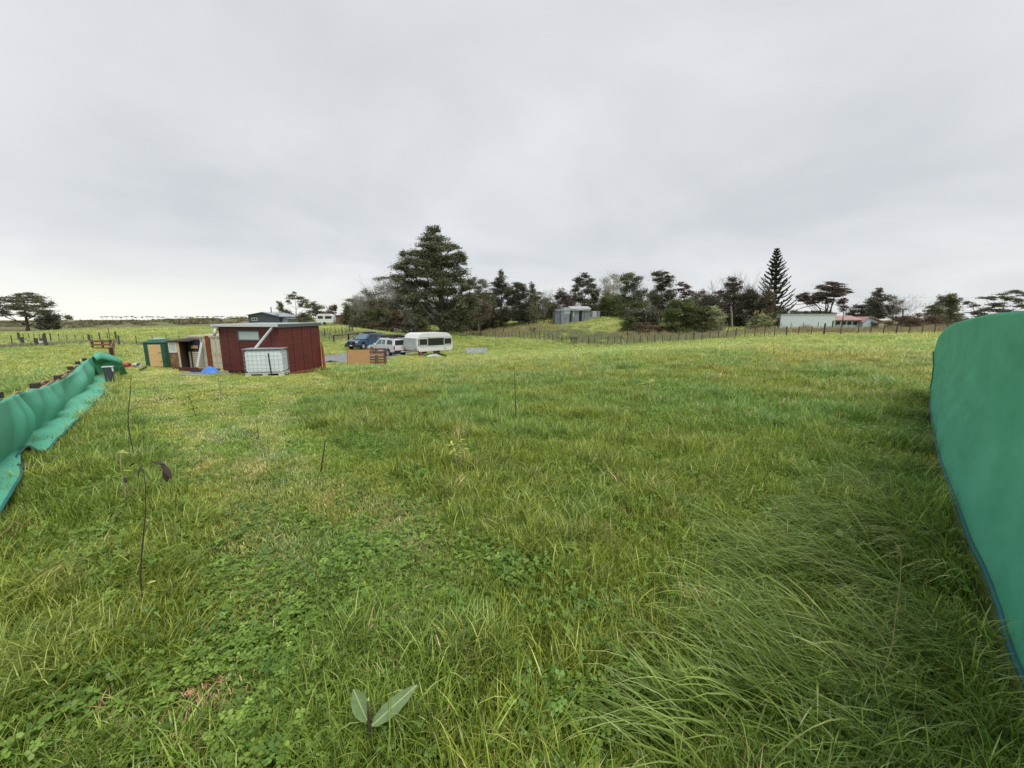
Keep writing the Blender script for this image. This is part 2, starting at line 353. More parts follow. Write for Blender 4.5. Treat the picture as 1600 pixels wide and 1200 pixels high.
# ------------------------------------------------------------ ground sheet
def ground():
    rad = np.r_[0.0, np.geomspace(0.35, 4000, 260)]
    ang = np.unique(np.r_[np.linspace(-70, 70, 241), np.linspace(70, 290, 61)])[:-1]
    na = len(ang); rr, aa = np.meshgrid(rad[1:], np.radians(ang), indexing='ij')
    x = rr*np.sin(aa); y = rr*np.cos(aa); z = gz_arr(x, y)
    verts = np.vstack([[[0, 0, gz(0, 0)]], np.stack([x.ravel(), y.ravel(), z.ravel()], -1)])
    nr = len(rad)-1; i, j = np.meshgrid(np.arange(nr-1), np.arange(na), indexing='ij')
    a = 1+i*na+j; b = 1+i*na+(j+1) % na; c = b+na; d = a+na
    quads = np.stack([a.ravel(), d.ravel(), c.ravel(), b.ravel()], -1)
    fan = np.stack([np.zeros(na, int), 1+np.arange(na), 1+(np.arange(na)+1) % na, 1+(np.arange(na)+1) % na], -1)
    m, n, l, bs = new_mat('meadow_soil')
    t = N(n, 'ShaderNodeTexCoord')
    n1 = N(n, 'ShaderNodeTexNoise', i_Scale=.12, i_Detail=6.0, i_Roughness=.6); l.new(t.outputs['Object'], n1.inputs['Vector'])
    n2 = N(n, 'ShaderNodeTexNoise', i_Scale=3.0, i_Detail=8.0, i_Roughness=.75); l.new(t.outputs['Object'], n2.inputs['Vector'])
    n3 = N(n, 'ShaderNodeTexNoise', i_Scale=40.0, i_Detail=6.0, i_Roughness=.8); l.new(t.outputs['Object'], n3.inputs['Vector'])
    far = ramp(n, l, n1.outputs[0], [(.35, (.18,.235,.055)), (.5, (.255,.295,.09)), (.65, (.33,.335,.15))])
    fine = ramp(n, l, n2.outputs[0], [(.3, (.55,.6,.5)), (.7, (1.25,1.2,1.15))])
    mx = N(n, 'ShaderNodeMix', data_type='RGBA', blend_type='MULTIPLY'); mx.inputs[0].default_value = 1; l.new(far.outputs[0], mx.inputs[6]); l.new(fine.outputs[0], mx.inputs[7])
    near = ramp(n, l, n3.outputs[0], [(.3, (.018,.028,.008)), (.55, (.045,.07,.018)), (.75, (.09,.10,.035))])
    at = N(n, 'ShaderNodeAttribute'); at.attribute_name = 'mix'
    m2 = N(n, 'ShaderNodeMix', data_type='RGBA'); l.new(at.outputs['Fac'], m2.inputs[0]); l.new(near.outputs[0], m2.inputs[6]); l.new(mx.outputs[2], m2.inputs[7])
    at2 = N(n, 'ShaderNodeAttribute'); at2.attribute_name = 'heath'
    hr = ramp(n, l, n2.outputs[0], [(.3, (.11,.115,.055)), (.5, (.17,.165,.085)), (.7, (.20,.21,.10))])
    m3 = N(n, 'ShaderNodeMix', data_type='RGBA'); l.new(at2.outputs['Fac'], m3.inputs[0]); l.new(m2.outputs[2], m3.inputs[6]); l.new(hr.outputs[0], m3.inputs[7])
    l.new(m3.outputs[2], bs.inputs['Base Color']); bs.inputs['Roughness'].default_value = .95; bs.inputs['Specular IOR Level'].default_value = .1
    bp = N(n, 'ShaderNodeBump', i_Strength=.8, i_Distance=.08); l.new(n2.outputs[0], bp.inputs['Height']); l.new(bp.outputs[0], bs.inputs['Normal'])
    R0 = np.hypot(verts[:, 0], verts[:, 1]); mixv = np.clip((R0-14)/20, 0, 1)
    az = np.degrees(np.arctan2(verts[:, 0], verts[:, 1]))
    heath = np.clip((R0-140)/18, 0, 1)*np.clip((-28-az)/4, 0, 1)
    heath = np.maximum(heath, np.clip((R0-100)/30, 0, 1)*(az > -10))
    me = np_mesh('ground', verts, quads, m, {'mix': ('POINT', mixv), 'heath': ('POINT', heath)}, smooth=True)
    # centre fan
    import bmesh
    bm = bmesh.new(); bm.from_mesh(me); bm.verts.ensure_lookup_table()
    for k in range(na):
        bm.faces.new((bm.verts[0], bm.verts[1+(k+1) % na], bm.verts[1+k]))
    bmesh.ops.recalc_face_normals(bm, faces=bm.faces)
    bm.to_mesh(me); bm.free()
    me.polygons.foreach_set('use_smooth', [True]*len(me.polygons))
    o = link(bpy.data.objects.new('ground', me)); o['kind'] = 'structure'
ground()

# ------------------------------------------------------------ driveway and lane: sheets that follow the ground
def strip(name, pts, mat, lift=.02, sub=14):
    # pts: (px, Y, half width) along the centre line
    C = [(G(px, Y), w) for px, Y, w in pts]; rows = []
    L = []
    for k in range(len(C)-1):
        for s in range(sub):
            t = s/sub; L.append((C[k][0].lerp(C[k+1][0], t), C[k][1]*(1-t)+C[k+1][1]*t))
    L.append(C[-1])
    for k, (p, w) in enumerate(L):
        d = (L[min(k+1, len(L)-1)][0]-L[max(k-1, 0)][0]); d.z = 0; d.normalize(); nrm = Vector((-d.y, d.x, 0))
        row = []
        for j in range(9):
            s = (j/4.0-1); e = w*s*(1+.07*math.sin(k*1.3+j)); q = p + nrm*e
            row.append((q.x, q.y, gz(q.x, q.y) + lift - (.05 if j in (0, 8) else 0)))
        rows.append(row)
    mb = MB(); mb.grid(rows); o = mb.build(name, M[mat], smooth=True); o['kind'] = 'structure'; return o
strip('driveway', [(430,27.5,2.6),(505,29.5,2.9),(560,32,3.2),(590,37,3.4),(612,46,3),(622,56,2.4)], 'gravel', .06)
strip('lane', [(622,56.3,2.0),(605,64,1.8),(585,74,1.7),(560,86,1.7),(530,96,1.8)], 'tarmac_far', .07)

# ------------------------------------------------------------ grass
PROTO = {}
def blades(nb, rad, hmin, hmax, w, lean, comb=0.0, curl=1.0, seg=4, sd=0):
    rg = np.random.default_rng(sd); V = []; F = []; S = []; k = 0
    for _ in range(nb):
        r = rad*math.sqrt(rg.random()); a = rg.random()*6.283
        bx, by = r*math.cos(a), r*math.sin(a)
        h = rg.uniform(hmin, hmax); da = rg.random()*6.283
        dx, dy = math.cos(da), math.sin(da)
        if comb: dx, dy = (1-comb)*dx+comb, (1-comb)*dy + rg.normal(0, .12)
        q = math.hypot(dx, dy)+1e-6; dx, dy = dx/q, dy/q
        ln = lean*rg.uniform(.4, 1.4); ang = 0.15*rg.random()+ (.35 if comb else 0); wd = w*rg.uniform(.6, 1.3)
        tw = rg.uniform(-.9, .9); sx, sy = -dy*math.cos(tw)+dx*math.sin(tw)*.5, dx*math.cos(tw)+dy*math.sin(tw)*.5
        p = np.array([bx, by, -.01]); base = k; sh = float(np.clip(rg.normal(.45, .27), 0, 1))
        if rg.random() < .06: sh = rg.uniform(.85, 1)
        for i in range(seg+1):
            t = i/seg; ww = wd*(1-t**1.8)*.5*(.7+.3*min(1, t*4)); 
            if i < seg: V += [(p[0]-sx*ww, p[1]-sy*ww, p[2]), (p[0]+sx*ww, p[1]+sy*ww, p[2])]; S += [sh*(.75+.25*t)]*2; k += 2
            else: V.append(tuple(p)); S.append(sh); k += 1
            ang += ln*curl*(.5+t)/seg; ang = min(ang, 2.2)
            st = h/seg; p = p + np.array([dx*math.sin(ang), dy*math.sin(ang), math.cos(ang)])*st
            if p[2] < .012: p[2] = .012
        for i in range(seg-1): b = base+2*i; F += [(b, b+1, b+3), (b, b+3, b+2)]
        b = base+2*(seg-1); F.append((b, b+1, b+2))
    return np.array(V), np.array(F), np.array(S)
def leaflets(nb, rad, hmax, size, sd=0, trefoil=True):
    rg = np.random.default_rng(sd); V = []; F = []; S = []
    for _ in range(nb):
        r = rad*math.sqrt(rg.random()); a = rg.random()*6.283; c = np.array([r*math.cos(a), r*math.sin(a), rg.uniform(.25, 1)*hmax])
        sh = float(np.clip(rg.normal(.5, .2), 0, 1)); a0 = rg.random()*6.283
        tl = rg.normal(0, .35, 2)
        for q in range(3 if trefoil else 1):
            aa = a0+q*2.094; d = np.array([math.cos(aa), math.sin(aa), 0]); s = np.array([-d[1], d[0], 0]); b = len(V); z = rg.uniform(.6, 1.2)*size
            pts = [c, c+d*z*.45+s*z*.42, c+d*z*.95+s*z*.3, c+d*z*1.0-s*z*.3, c+d*z*.45-s*z*.42]
            for p in pts: V.append((p[0], p[1], p[2]+(p[0]-c[0])*tl[0]+(p[1]-c[1])*tl[1])); S.append(sh)
            F += [(b, b+1, b+2), (b, b+2, b+3), (b, b+3, b+4)]
    return np.array(V), np.array(F), np.array(S)
g_mat = leaf_mat('grass_blades', (.058,.110,.012), (.375,.485,.11), .40, .27, instancer=True, third=(.62,.66,.30))
c_mat = leaf_mat('clover_leaves', (.095,.18,.022), (.34,.50,.095), .40, .42, instancer=True)
def proto(coll, name, data, mat):
    v, f, s = data; me = np_mesh(name, v, f, mat, {'shade': ('POINT', s)}); o = bpy.data.objects.new(name, me); coll.objects.link(o)
def scatter(name, coll, pts, rot, scl, idx, tint, label, cat, mod=None):
    me = bpy.data.meshes.new(name); me.vertices.add(len(pts)); me.vertices.foreach_set('co', np.asarray(pts, np.float32).ravel())
    for nm, typ, key, arr in (('rot', 'FLOAT_VECTOR', 'vector', rot), ('scl', 'FLOAT_VECTOR', 'vector', scl), ('idx', 'INT', 'value', idx), ('tint', 'FLOAT_VECTOR', 'vector', tint)):
        at = me.attributes.new(nm, typ, 'POINT'); at.data.foreach_set(key, np.asarray(arr, np.int32 if typ == 'INT' else np.float32).ravel())
    o = link(bpy.data.objects.new(name, me)); tag(o, label, cat, kind='stuff')
    ng = bpy.data.node_groups.new(name, 'GeometryNodeTree')
    ng.interface.new_socket('Geometry', in_out='INPUT', socket_type='NodeSocketGeometry'); ng.interface.new_socket('Geometry', in_out='OUTPUT', socket_type='NodeSocketGeometry')
    n, l = ng.nodes, ng.links
    gi = n.new('NodeGroupInput'); go = n.new('NodeGroupOutput'); ip = n.new('GeometryNodeInstanceOnPoints')
    ci = n.new('GeometryNodeCollectionInfo'); ci.inputs['Collection'].default_value = coll; ci.inputs['Separate Children'].default_value = True; ci.inputs['Reset Children'].default_value = True
    def na(nm, typ):
        q = n.new('GeometryNodeInputNamedAttribute'); q.data_type = typ; q.inputs['Name'].default_value = nm; return q.outputs['Attribute']
    l.new(gi.outputs[0], ip.inputs['Points']); l.new(ci.outputs[0], ip.inputs['Instance']); ip.inputs['Pick Instance'].default_value = True
    l.new(na('idx', 'INT'), ip.inputs['Instance Index']); l.new(na('rot', 'FLOAT_VECTOR'), ip.inputs['Rotation']); l.new(na('scl', 'FLOAT_VECTOR'), ip.inputs['Scale'])
    l.new(ip.outputs[0], go.inputs[0])
    md = o.modifiers.new('scatter', 'NODES'); md.node_group = ng
    return o
def proto_coll(name): return bpy.data.collections.new(name)
cg = proto_coll('grass_prototypes')
k = 0
for sd in range(3): proto(cg, 'tuft_%02d' % k, blades(60, .13, .035, .075, .0058, .9, sd=sd), g_mat); k += 1       # 0-2 mown
for sd in range(4): proto(cg, 'tuft_%02d' % k, blades(46, .12, .07, .155, .0066, 1.2, sd=10+sd), g_mat); k += 1     # 3-6 medium
for sd in range(3): proto(cg, 'tuft_%02d' % k, blades(34, .10, .14, .25, .0072, 1.4, sd=20+sd), g_mat); k += 1     # 7-9 tall
for sd in range(4): proto(cg, 'tuft_%02d' % k, blades(32, .16, .24, .50, .0088, 1.95, comb=.75, seg=6, sd=30+sd), g_mat); k += 1   # 10-13 lodged
for sd in range(2): proto(cg, 'tuft_%02d' % k, blades(26, .12, .05, .11, .009, 1.6, sd=50+sd), g_mat); k += 1      # 14-15 coarse bent
cc = proto_coll('clover_prototypes')
for sd in range(3): proto(cc, 'clover_%02d' % sd, leaflets(34, .12, .075, .016, sd=60+sd), c_mat)
proto(cc, 'clover_03', leaflets(14, .10, .08, .024, sd=66, trefoil=False), c_mat)

def sample(r0, r1, dens, a=62):
    area = R(2*a)/2*(r1*r1-r0*r0); n = int(area*dens)
    r = np.sqrt(RNG.uniform(r0*r0, r1*r1, n)); t = RNG.uniform(-R(a), R(a), n)
    return r*np.sin(t), r*np.cos(t)
def keep(x, y):
    ok = np.ones(len(x), bool)
    for p in KEEP: ok &= ~inside(p, x, y)
    return ok
def do_grass():
    X = []; Y = []; B = []
    for bi, (r0, r1, d) in enumerate([(.7, 3, 420), (3, 6, 250), (6, 11, 140), (11, 20, 60), (20, 36, 20), (36, 62, 6.0), (62, 105, 1.6), (105,150,.5)]):
        x, y = sample(r0, r1, d); X.append(x); Y.append(y); B.append(np.full(len(x), bi))
    x, y = sample(.3, .9, 300, 180); X.append(x); Y.append(y); B.append(np.zeros(len(x), int))
    x = np.concatenate(X); y = np.concatenate(Y); b = np.concatenate(B)
    ok = keep(x, y); x, y, b = x[ok], y[ok], b[ok]
    r = np.hypot(x, y); n = len(x); u = RNG.random(n)
    mown = inside(MOWN, x, y); lng = inside(LONG, x, y); straw = inside(STRAW, x+RNG.normal(0, .04, n), y+RNG.normal(0, .04, n))
    f1 = fbm(x, y, .35, 3.1); f2 = fbm(x, y, 1.3, 9.7); f3 = fbm(x, y, .09, 5.5)
    idx = np.where(u < .90, RNG.integers(3, 7, n), RNG.integers(7, 10, n))
    tall = (f2 > .22) & ~mown; idx = np.where(tall & (u < .6), RNG.integers(7, 10, n), idx)
    idx = np.where((f2 < -.28) & ~mown, RNG.integers(0, 3, n), idx)
    idx = np.where(mown, np.where((u < .90), RNG.integers(0, 3, n), 14+RNG.integers(0, 2, n)), idx)
    gap = np.hypot(x-GAPC.x, y-GAPC.y) < .22
    semi = inside(SEMI, x, y) & (RNG.random(n) < .045)
    lodge = ((lng & (RNG.random(n) < np.where(r < 4, .21, .13))) | semi) & (r < 16) & ~gap
    idx = np.where(lodge, RNG.integers(10, 14, n), idx)
    # wind-combed direction: everything leans to the left and a little away
    yaw = RNG.uniform(0, 6.283, n)
    yaw = np.where(lodge, R(150) + f1*.9 + RNG.normal(0, .33, n), yaw)
    track = np.zeros(n, bool)
    for tr_ in TRACKS:
        for (ax, ay), (bx, by) in zip(tr_[:-1], tr_[1:]):
            dx, dy = bx-ax, by-ay; tt = np.clip(((x-ax)*dx+(y-ay)*dy)/(dx*dx+dy*dy), 0, 1); track |= np.hypot(x-ax-tt*dx, y-ay-tt*dy) < .13+.012*r+.10*f2
    track &= mown & (RNG.random(n) < .8); idx = np.where(straw | track, RNG.integers(0, 3, n), idx)
    # a few lodged tufts in the left foreground too
    lf = (x < -.8) & (y < 5) & ~mown & (np.hypot(x-STRAW[:, 0].mean(), y-STRAW[:, 1].mean()) > .75) & (RNG.random(n) < .05); idx = np.where(lf, RNG.integers(10, 14, n), idx); yaw = np.where(lf, R(25)+RNG.normal(0, .5, n), yaw)
    s = np.array([1, 1.05, 1.25, 1.7, 2.5, 3.8, 5.5, 7.5])[b]*RNG.uniform(.75, 1.25, n)
    sz = np.array([1, 1, 1.05, 1.15, 1.3, 1.6, 2.0, 2.2])[b]*RNG.uniform(.75, 1.2, n)
    sz = np.where(np.hypot(x-STRAW[:, 0].mean(), y-STRAW[:, 1].mean()) < .42, sz*.6, sz); sz = np.where(track, sz*.7, sz); sz = np.where(mown, sz*.8*np.where(r > 9, .8, 1), sz); s = np.where(lf, s*.6, s); sz = np.where(lf, sz*.6, sz)
    s = np.where(lodge & (b > 1), 1.1, s); sz = np.where(lodge & (b > 1), .8, sz); s = np.where(semi, s*.7, s); sz = np.where(semi, sz*.7, sz)
    # grass at the wire fence lines and the far field is shorter
    sz = np.where((r > 30), sz*.8, sz); sz = np.where(~mown & (r > 4) & (r < 30) & ~lodge, sz*1.2, sz)
    z = gz_arr(x, y)
    # tints: fresh, yellow, blue-green, bleached
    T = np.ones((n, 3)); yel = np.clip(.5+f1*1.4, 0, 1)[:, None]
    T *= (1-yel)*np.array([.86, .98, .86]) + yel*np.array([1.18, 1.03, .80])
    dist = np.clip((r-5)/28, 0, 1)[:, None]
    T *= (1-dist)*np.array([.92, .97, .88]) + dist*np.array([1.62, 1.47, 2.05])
    seedy = (np.clip((f3+.05)*4, 0, 1)*np.clip((r-7)/8, 0, 1)*(~mown))[:, None]*.75
    T = T*(1-seedy) + T*np.array([1.30, 1.08, 1.30])*seedy
    blue = (f2 > .36) & (RNG.random(n) < .6); T[blue] *= np.array([.92, 1.0, 1.35])
    st = np.array([noise.fractal(Vector(((a*.80+c*.60)*1.5, (-a*.60+c*.80)*.30, 3.0)), .9, 2.0, 4) for a, c in zip(x, y)])
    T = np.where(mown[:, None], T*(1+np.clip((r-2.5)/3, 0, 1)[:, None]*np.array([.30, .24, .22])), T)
    sm = mown & (st > .08) & ~straw & (r > 2.5); T[sm] *= np.array([1.40, 1.14, 2.0]); T[track] *= np.array([1.42, 1.18, 1.9])
    T[:, 0] = np.minimum(T[:, 0], 2.0); T[:, 1] = np.minimum(T[:, 1], 1.65); T[:, 2] = np.minimum(T[:, 2], 2.1)
    T[straw] = np.array([2.5, 1.2, 3.2])*RNG.uniform(.8, 1.1, (straw.sum(), 1))
    mw = mown & (fbm(x, y, .8, 21.0) > .12) & (RNG.random(n) < .7) & ~straw; T[mw] *= np.array([1.20, 1.06, 1.5])
    dead = (RNG.random(n) < .018); T[dead] = np.array([2.2, 1.3, 2.6])
    T[lodge] = np.array([1.02, 1.02, 1.15])*RNG.uniform(.85, 1.2, (lodge.sum(), 1)); sl = lodge & (RNG.random(n) < .05); T[sl] = np.array([1.7, 1.3, 2.2]); T *= RNG.uniform(.82, 1.38, (n, 1))
    keepm = ~(straw & (RNG.random(n) < .35))
    rot = np.stack([RNG.normal(0, .10, n), RNG.normal(0, .10, n), yaw], -1)
    scl = np.stack([s, s, sz], -1); pts = np.stack([x, y, z], -1)
    lo = lodge & keepm; me_ = (~lodge) & keepm
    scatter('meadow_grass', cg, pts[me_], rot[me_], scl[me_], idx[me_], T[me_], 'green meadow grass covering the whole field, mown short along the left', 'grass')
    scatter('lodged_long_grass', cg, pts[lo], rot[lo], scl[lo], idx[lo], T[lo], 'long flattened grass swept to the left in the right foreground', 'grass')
    # clover
    xs = []; ys = []
    for r0, r1, d in [(.7, 3, 200), (3, 6, 110), (6, 10, 45), (10,16,16)]:
        x, y = sample(r0, r1, d); xs.append(x); ys.append(y)
    x = np.concatenate(xs); y = np.concatenate(ys); ok = keep(x, y); x, y = x[ok], y[ok]
    mown = inside(MOWN, x, y); lng = inside(LONG, x, y); f = fbm(x, y, .9, 14.0)
    rr_ = np.hypot(x, y); p = np.where(mown, np.where(rr_ < 3.5, .42, np.where(f > .08, .3, .05)), np.where(f > .0, .5, .12)); p = np.where(lng, .12, p); p = np.where(mown & (rr_ > 4), p*.6, p); p = np.where(inside(STRAW, x, y), 0, p)
    ok = RNG.random(len(x)) < p; x, y = x[ok], y[ok]; n = len(x); r = np.hypot(x, y); mown = mown[ok]
    s = np.clip(r/5, 1, 1.6)*RNG.uniform(.8, 1.3, n); sz = np.where(mown, .75, 1.2)*RNG.uniform(.7, 1.3, n)
    T = np.ones((n, 3))*RNG.uniform(.8, 1.15, (n, 1)); T *= np.where(RNG.random((n, 1)) < .2, np.array([[.85, .95, 1.2]]), np.array([[1.0, 1.0, 1.0]]))
    scatter('clover_patches', cc, np.stack([x, y, gz_arr(x, y)], -1), np.stack([RNG.normal(0, .08, n), RNG.normal(0, .08, n), RNG.uniform(0, 6.28, n)], -1),
            np.stack([s, s, sz], -1), np.where(RNG.random(n) < .965, RNG.integers(0, 3, n), 3), T, 'low clover and small round weeds growing among the mown grass', 'clover')
# ------------------------------------------------------------ green shade cloth on the right
def lerp_list(pts, s):
    s = max(0, min(1, s))*(len(pts)-1); i = min(int(s), len(pts)-2); return pts[i].lerp(pts[i+1], s-i)
def smooth_list(pts, s):               # Catmull-Rom
    n = len(pts); s = max(0, min(1, s))*(n-1); i = min(int(s), n-2); t = s-i
    p0, p1, p2, p3 = pts[max(i-1, 0)], pts[i], pts[i+1], pts[min(i+2, n-1)]
    return .5*((2*p1)+(p2-p0)*t+(2*p0-5*p1+4*p2-p3)*t*t+(3*p1-p0-3*p2+p3)*t**3)
def solid(o, th=.004):
    md = o.modifiers.new('thickness', 'SOLIDIFY'); md.thickness = th; md.offset = 0; return o
def right_cloth():
    root = empty('shade_cloth', (4.2, 3.4, 0), 0, 'big green shade cloth screen filling the right edge of the photo', 'shade cloth')
    bot = [Vector((.55, -.25, .03)), Vector((1.35, .55, .03))] + [hit(*p)+Vector((0,0,.05)) for p in ((1660,1240),(1598,1078),(1570,999),(1542,921),(1514,854),(1492,793),(1469,726),(1457,670),(1451,620))]
    top = [Vector((.9, 0.0, 1.68)), Vector((2.0, 1.2, 1.68)), P(1640,483,2.1), P(1590,487,2.75), P(1558,489,3.3), P(1532,494,4.0), P(1510,499.7,4.9), P(1489,507,6.2), P(1476,515,7.2), P(1466,529,7.9), P(1459,549,8.15)]
    NU, NV = 150, 60; rows = []; inw = Vector((-.7, .7, 0))
    for i in range(NU+1):
        s = i/NU; b = smooth_list(bot, s); t = smooth_list(top, s); row = []
        for j in range(NV+1):
            v = j/NV; p = b.lerp(t, v)
            bulge = .16*math.sin(math.pi*v)**1.0*(1-.6*s) ; p = p + inw*(-bulge*.55)
            q = Vector((p.x*1.2+p.y*1.2, p.z*5+p.x*1.0, 0))
            f = noise.fractal(q, 1.0, 2.0, 3)*.009*min(1, (1-v)*6+.2)
            f += .022*math.sin(p.z*15+p.x*1.6+2.5*noise.noise(p*.8))*max(0, v-.55)*max(0, noise.noise(p*.9+Vector((3,1,2)))+.35)
            p = p + inw*f; row.append((p.x, p.y, p.z))
        rows.append(row)
    KEEP.append(np.array([(r_[0][0]-.085, r_[0][1]+.085) for r_ in rows[::8]] + [(r_[0][0]+.5, r_[0][1]-.5) for r_ in rows[::-8]]))
    mb = MB(); mb.grid(rows); c = mb.build('cloth', M['cloth'], None, smooth=True); solid(c)
    edge = [Vector(rows[i][0]) for i in range(0, NU+1, 3)] + [Vector(rows[NU][j]) for j in range(3, NV+1, 3)]
    h = MB().tube([e + inw*.006 for e in edge], .016, 6).build('hem', M['hem'], None, smooth=True)
    for o in (c, h): o.parent = root; o.matrix_parent_inverse = Matrix.Translation(root.location).inverted()
    # posts and rail that carry it
    fr = empty('garden_fence', (3.6, 2.6, 0), 0, 'brown timber posts and top rail just showing above the right green cloth', 'fence')
    dv = Vector((.7, -.7, 0))
    for Y in (.4, 1.9, 3.6, 5.6, 7.3):
        x = Y+.95; mb = MB().box(-.04, .04, -.04, .04, -.3, {0.4:1.66,1.9:1.66,3.6:1.585,5.6:1.50,7.3:1.36}[Y]+0); o = mb.build('post', M['wood_tan'], fr, bevel=.006); o.location = Vector((x+.1, Y-.1, 0)) - fr.location
    mb = MB(); mb.bar(Vector((1.40, .25, 1.655))-fr.location, Vector((4.0, 2.95, 1.655))-fr.location, .045, .09); mb.build('top_rail', M['rust'], fr)
right_cloth()

# ------------------------------------------------------------ green shade cloth on the left, thrown over a pallet fence
def fenceY(px, py):
    r = ray(px, py); k = r[0]/r[1]; return -1.575/(k+.987)
def left_cloth():
    cols = [((-110,690),(-95,830),(-95,960)),((-50,660),(-45,775),(-45,890)),((0,633),(0,735),(0,827)),((14,625),(20,722),(24,788)),((26,619),(33,705),(37,758)),((36,616),(38,692),(29,736)),((50,612),(52,682),(48,716)),
            ((72,606),(72,667),(73,719)),((90,599),(90,650),(100,692)),((110,589),(109,635),(130,662)),((125,576),(127,617),(152,635)),((137,564),(142,600),(166,616)),((143,559),(153,584),(167,599)),((146,559),(153,572),(160,585))]
    tops, knees, hems = [], [], []
    for k, (a, b, c) in enumerate(cols):
        Y = min(fenceY(*a), 14.3) if a[0] > -60 else fenceY(*a); tops.append(P(a[0], a[1], Y))
        hb = hit(*b); knees.append(P(b[0], b[1], hb.y*.965)); hc = hit(*c); hems.append(hc + Vector((0, 0, .14 if k in (5, 6) else .045)))
    root = empty('shade_cloth', (tops[5].x, tops[5].y, knees[5].z), 0, 'long green shade cloth draped over the pallet fence on the left', 'shade cloth')
    NU, NV = 220, 40; rows = []; inw = Vector((.7, .7, 0))
    for i in range(NU+1):
        s = i/NU; t = smooth_list(tops, s); kn = smooth_list(knees, s); h = smooth_list(hems, s); row = []
        fph = s*62; fold = (math.sin(fph+1.6*math.sin(s*23)) + .8*math.sin(fph*.37+2))*(1.5 if s > .3 else .8)
        back = t + Vector((-.14, -.14, -.10))
        row.append(tuple(back))
        for j in range(NV+1):
            v = j/NV
            if v < .6:
                w = v/.6; p = t.lerp(kn, w); out = .07*math.sin(math.pi*w)
                p = p + inw*(out + (.036*fold)*math.sin(math.pi*min(1, w*1.0))**.8) + Vector((0, 0, .02*math.sin(math.pi*w)))
                if w < .15: p += Vector((0, 0, .03*math.cos(w/.15*1.57)))
            else:
                w = (v-.6)/.4; p = kn.lerp(h, w); p = p + Vector((0, 0, .035*math.sin(math.pi*w)+ 0.010*fold*math.sin(math.pi*w))); p.z = max(p.z, gz(p.x, p.y)+.17-.05*w)
            p = p + Vector((0, 0, 1))*noise.fractal(p*2.2, 1, 2, 3)*.02
            row.append(tuple(p))
        rows.append(row)
    global TOPS; TOPS = tops
    c = MB(); c.grid(rows); c = c.build('cloth', M['cloth'], None, smooth=True); solid(c)
    hem = MB().tube([Vector(rows[i][-1]) + Vector((.004, .004, .004)) for i in range(0, NU+1, 3)], .013, 5).build('hem', M['hem'], None, smooth=True)
    for o in (c, hem): o.parent = root; o.matrix_parent_inverse = Matrix.Translation(root.location).inverted()
    KEEP.append(np.array([(p[1][0], p[1][1]) for p in rows[::10]] + [(p[-1][0]-.05, p[-1][1]-.03) for p in rows[::-10]]))
    # heap of cloth at the far end
    T2 = [P(143,560,14.6), P(149,552.5,15.0), P(158,551,15.3), P(170,553,15.6), P(182,558,15.9), P(190,564,16.2)]
    K2 = [P(150,562,14.3), P(158,559,14.6), P(166,561,14.9), P(175,564,15.1), P(184,567,15.4), P(190,569,15.8)]
    Hm = [hit(150,590)+Vector((0,0,.05)), hit(158,590)+Vector((0,0,.05)), hit(166,588)+Vector((0,0,.05)), hit(173,584)+Vector((0,0,.05)), hit(182,578)+Vector((0,0,.05)), hit(190,573)+Vector((0,0,.05))]
    rows = []
    for i in range(61):
        s = i/60; t = smooth_list(T2, s); kn = smooth_list(K2, s); h = smooth_list(Hm, s); row = [tuple(Vector((t.x-.2, t.y+.35, gz(t.x, t.y)+.05)))]
        for j in range(25):
            v = j/24
            if v < .4: w = v/.4; p = t.lerp(kn, w) + Vector((0, 0, .09*math.sin(math.pi*w)))
            else: w = (v-.4)/.6; p = kn.lerp(h, w) + Vector((.08, -.10, .10))*math.sin(math.pi*w)
            if abs(v-.4) < .04: p += Vector((-.03, .05, -.05))
            p += Vector((0, 0, 1))*noise.fractal(p*1.8, 1, 2, 3)*.035
            row.append(tuple(p))
        rows.append(row)
    c = MB().grid(rows).build('shade_cloth', M['cloth'], None, smooth=True); solid(c)
    tag(c, 'loose heap of green shade cloth beyond the charcoal crate on the left', 'shade cloth')
left_cloth()

# pallets that make the left fence
def pallet_meshes():
    sl = MB().box(-.6, .6, -.009, .009, -.045, .045).mesh('slat', M['wood_tan'])
    st = MB().box(-.02, .02, -.045, .045, -.5, .5).mesh('stringer', M['wood_brown'])
    return sl, st
SLAT, STR = pallet_meshes()
def upright_pallet(loc, rz, label, group=None, tilt=0.0, h=1.0, dark=False):
    r = empty('pallet', loc, rz, label, 'pallet', group); r.rotation_euler = (tilt, 0, rz)
    for x in (-.58, 0, .58): place('stringer', STR, r, (x, 0, .5*h), sc=(1, 1, h))
    for i in range(7): place('slat', SLAT, r, (0, -.055, (.05+i*.15)*h), (0, random.uniform(-.01, .01), 0))
    for z in (.05, .5, .95): place('slat', SLAT, r, (0, .055, z*h))
    return r
def ztop(Y): return float(np.interp(Y, [t.y for t in TOPS], [t.z for t in TOPS]))
A = Vector((-4.98, 3.4, 0)); B_ = Vector((-14.54, 13.1, 0)); dvec = (B_-A).normalized(); n_pal = 11
names = ['nearest pallet of the left fence', 'second pallet of the left fence, a dark corner above the cloth', 'third pallet of the left fence', 'fourth pallet of the left fence behind the green cloth',
         'pallet halfway along the left fence', 'sixth pallet of the left fence', 'pallet of the left fence above the widest cloth fold', 'eighth pallet of the left fence', 'pallet of the left fence beside the charcoal crate',
         'tenth pallet of the left fence', 'last pallet of the left fence, beyond the crate']
for i in range(n_pal):
    t = i*1.27 - .6; p = A + dvec*t; tz = ztop(p.y+.1)-.09; g = gz(p.x, p.y)
    top = tz + (.03 if i % 2 else 0)
    upright_pallet((p.x-.10, p.y-.10, g), math.atan2(dvec.y, dvec.x), names[i], 'pallets standing in a row as the left fence', random.uniform(-.04, .04), h=max(.6, top-g))
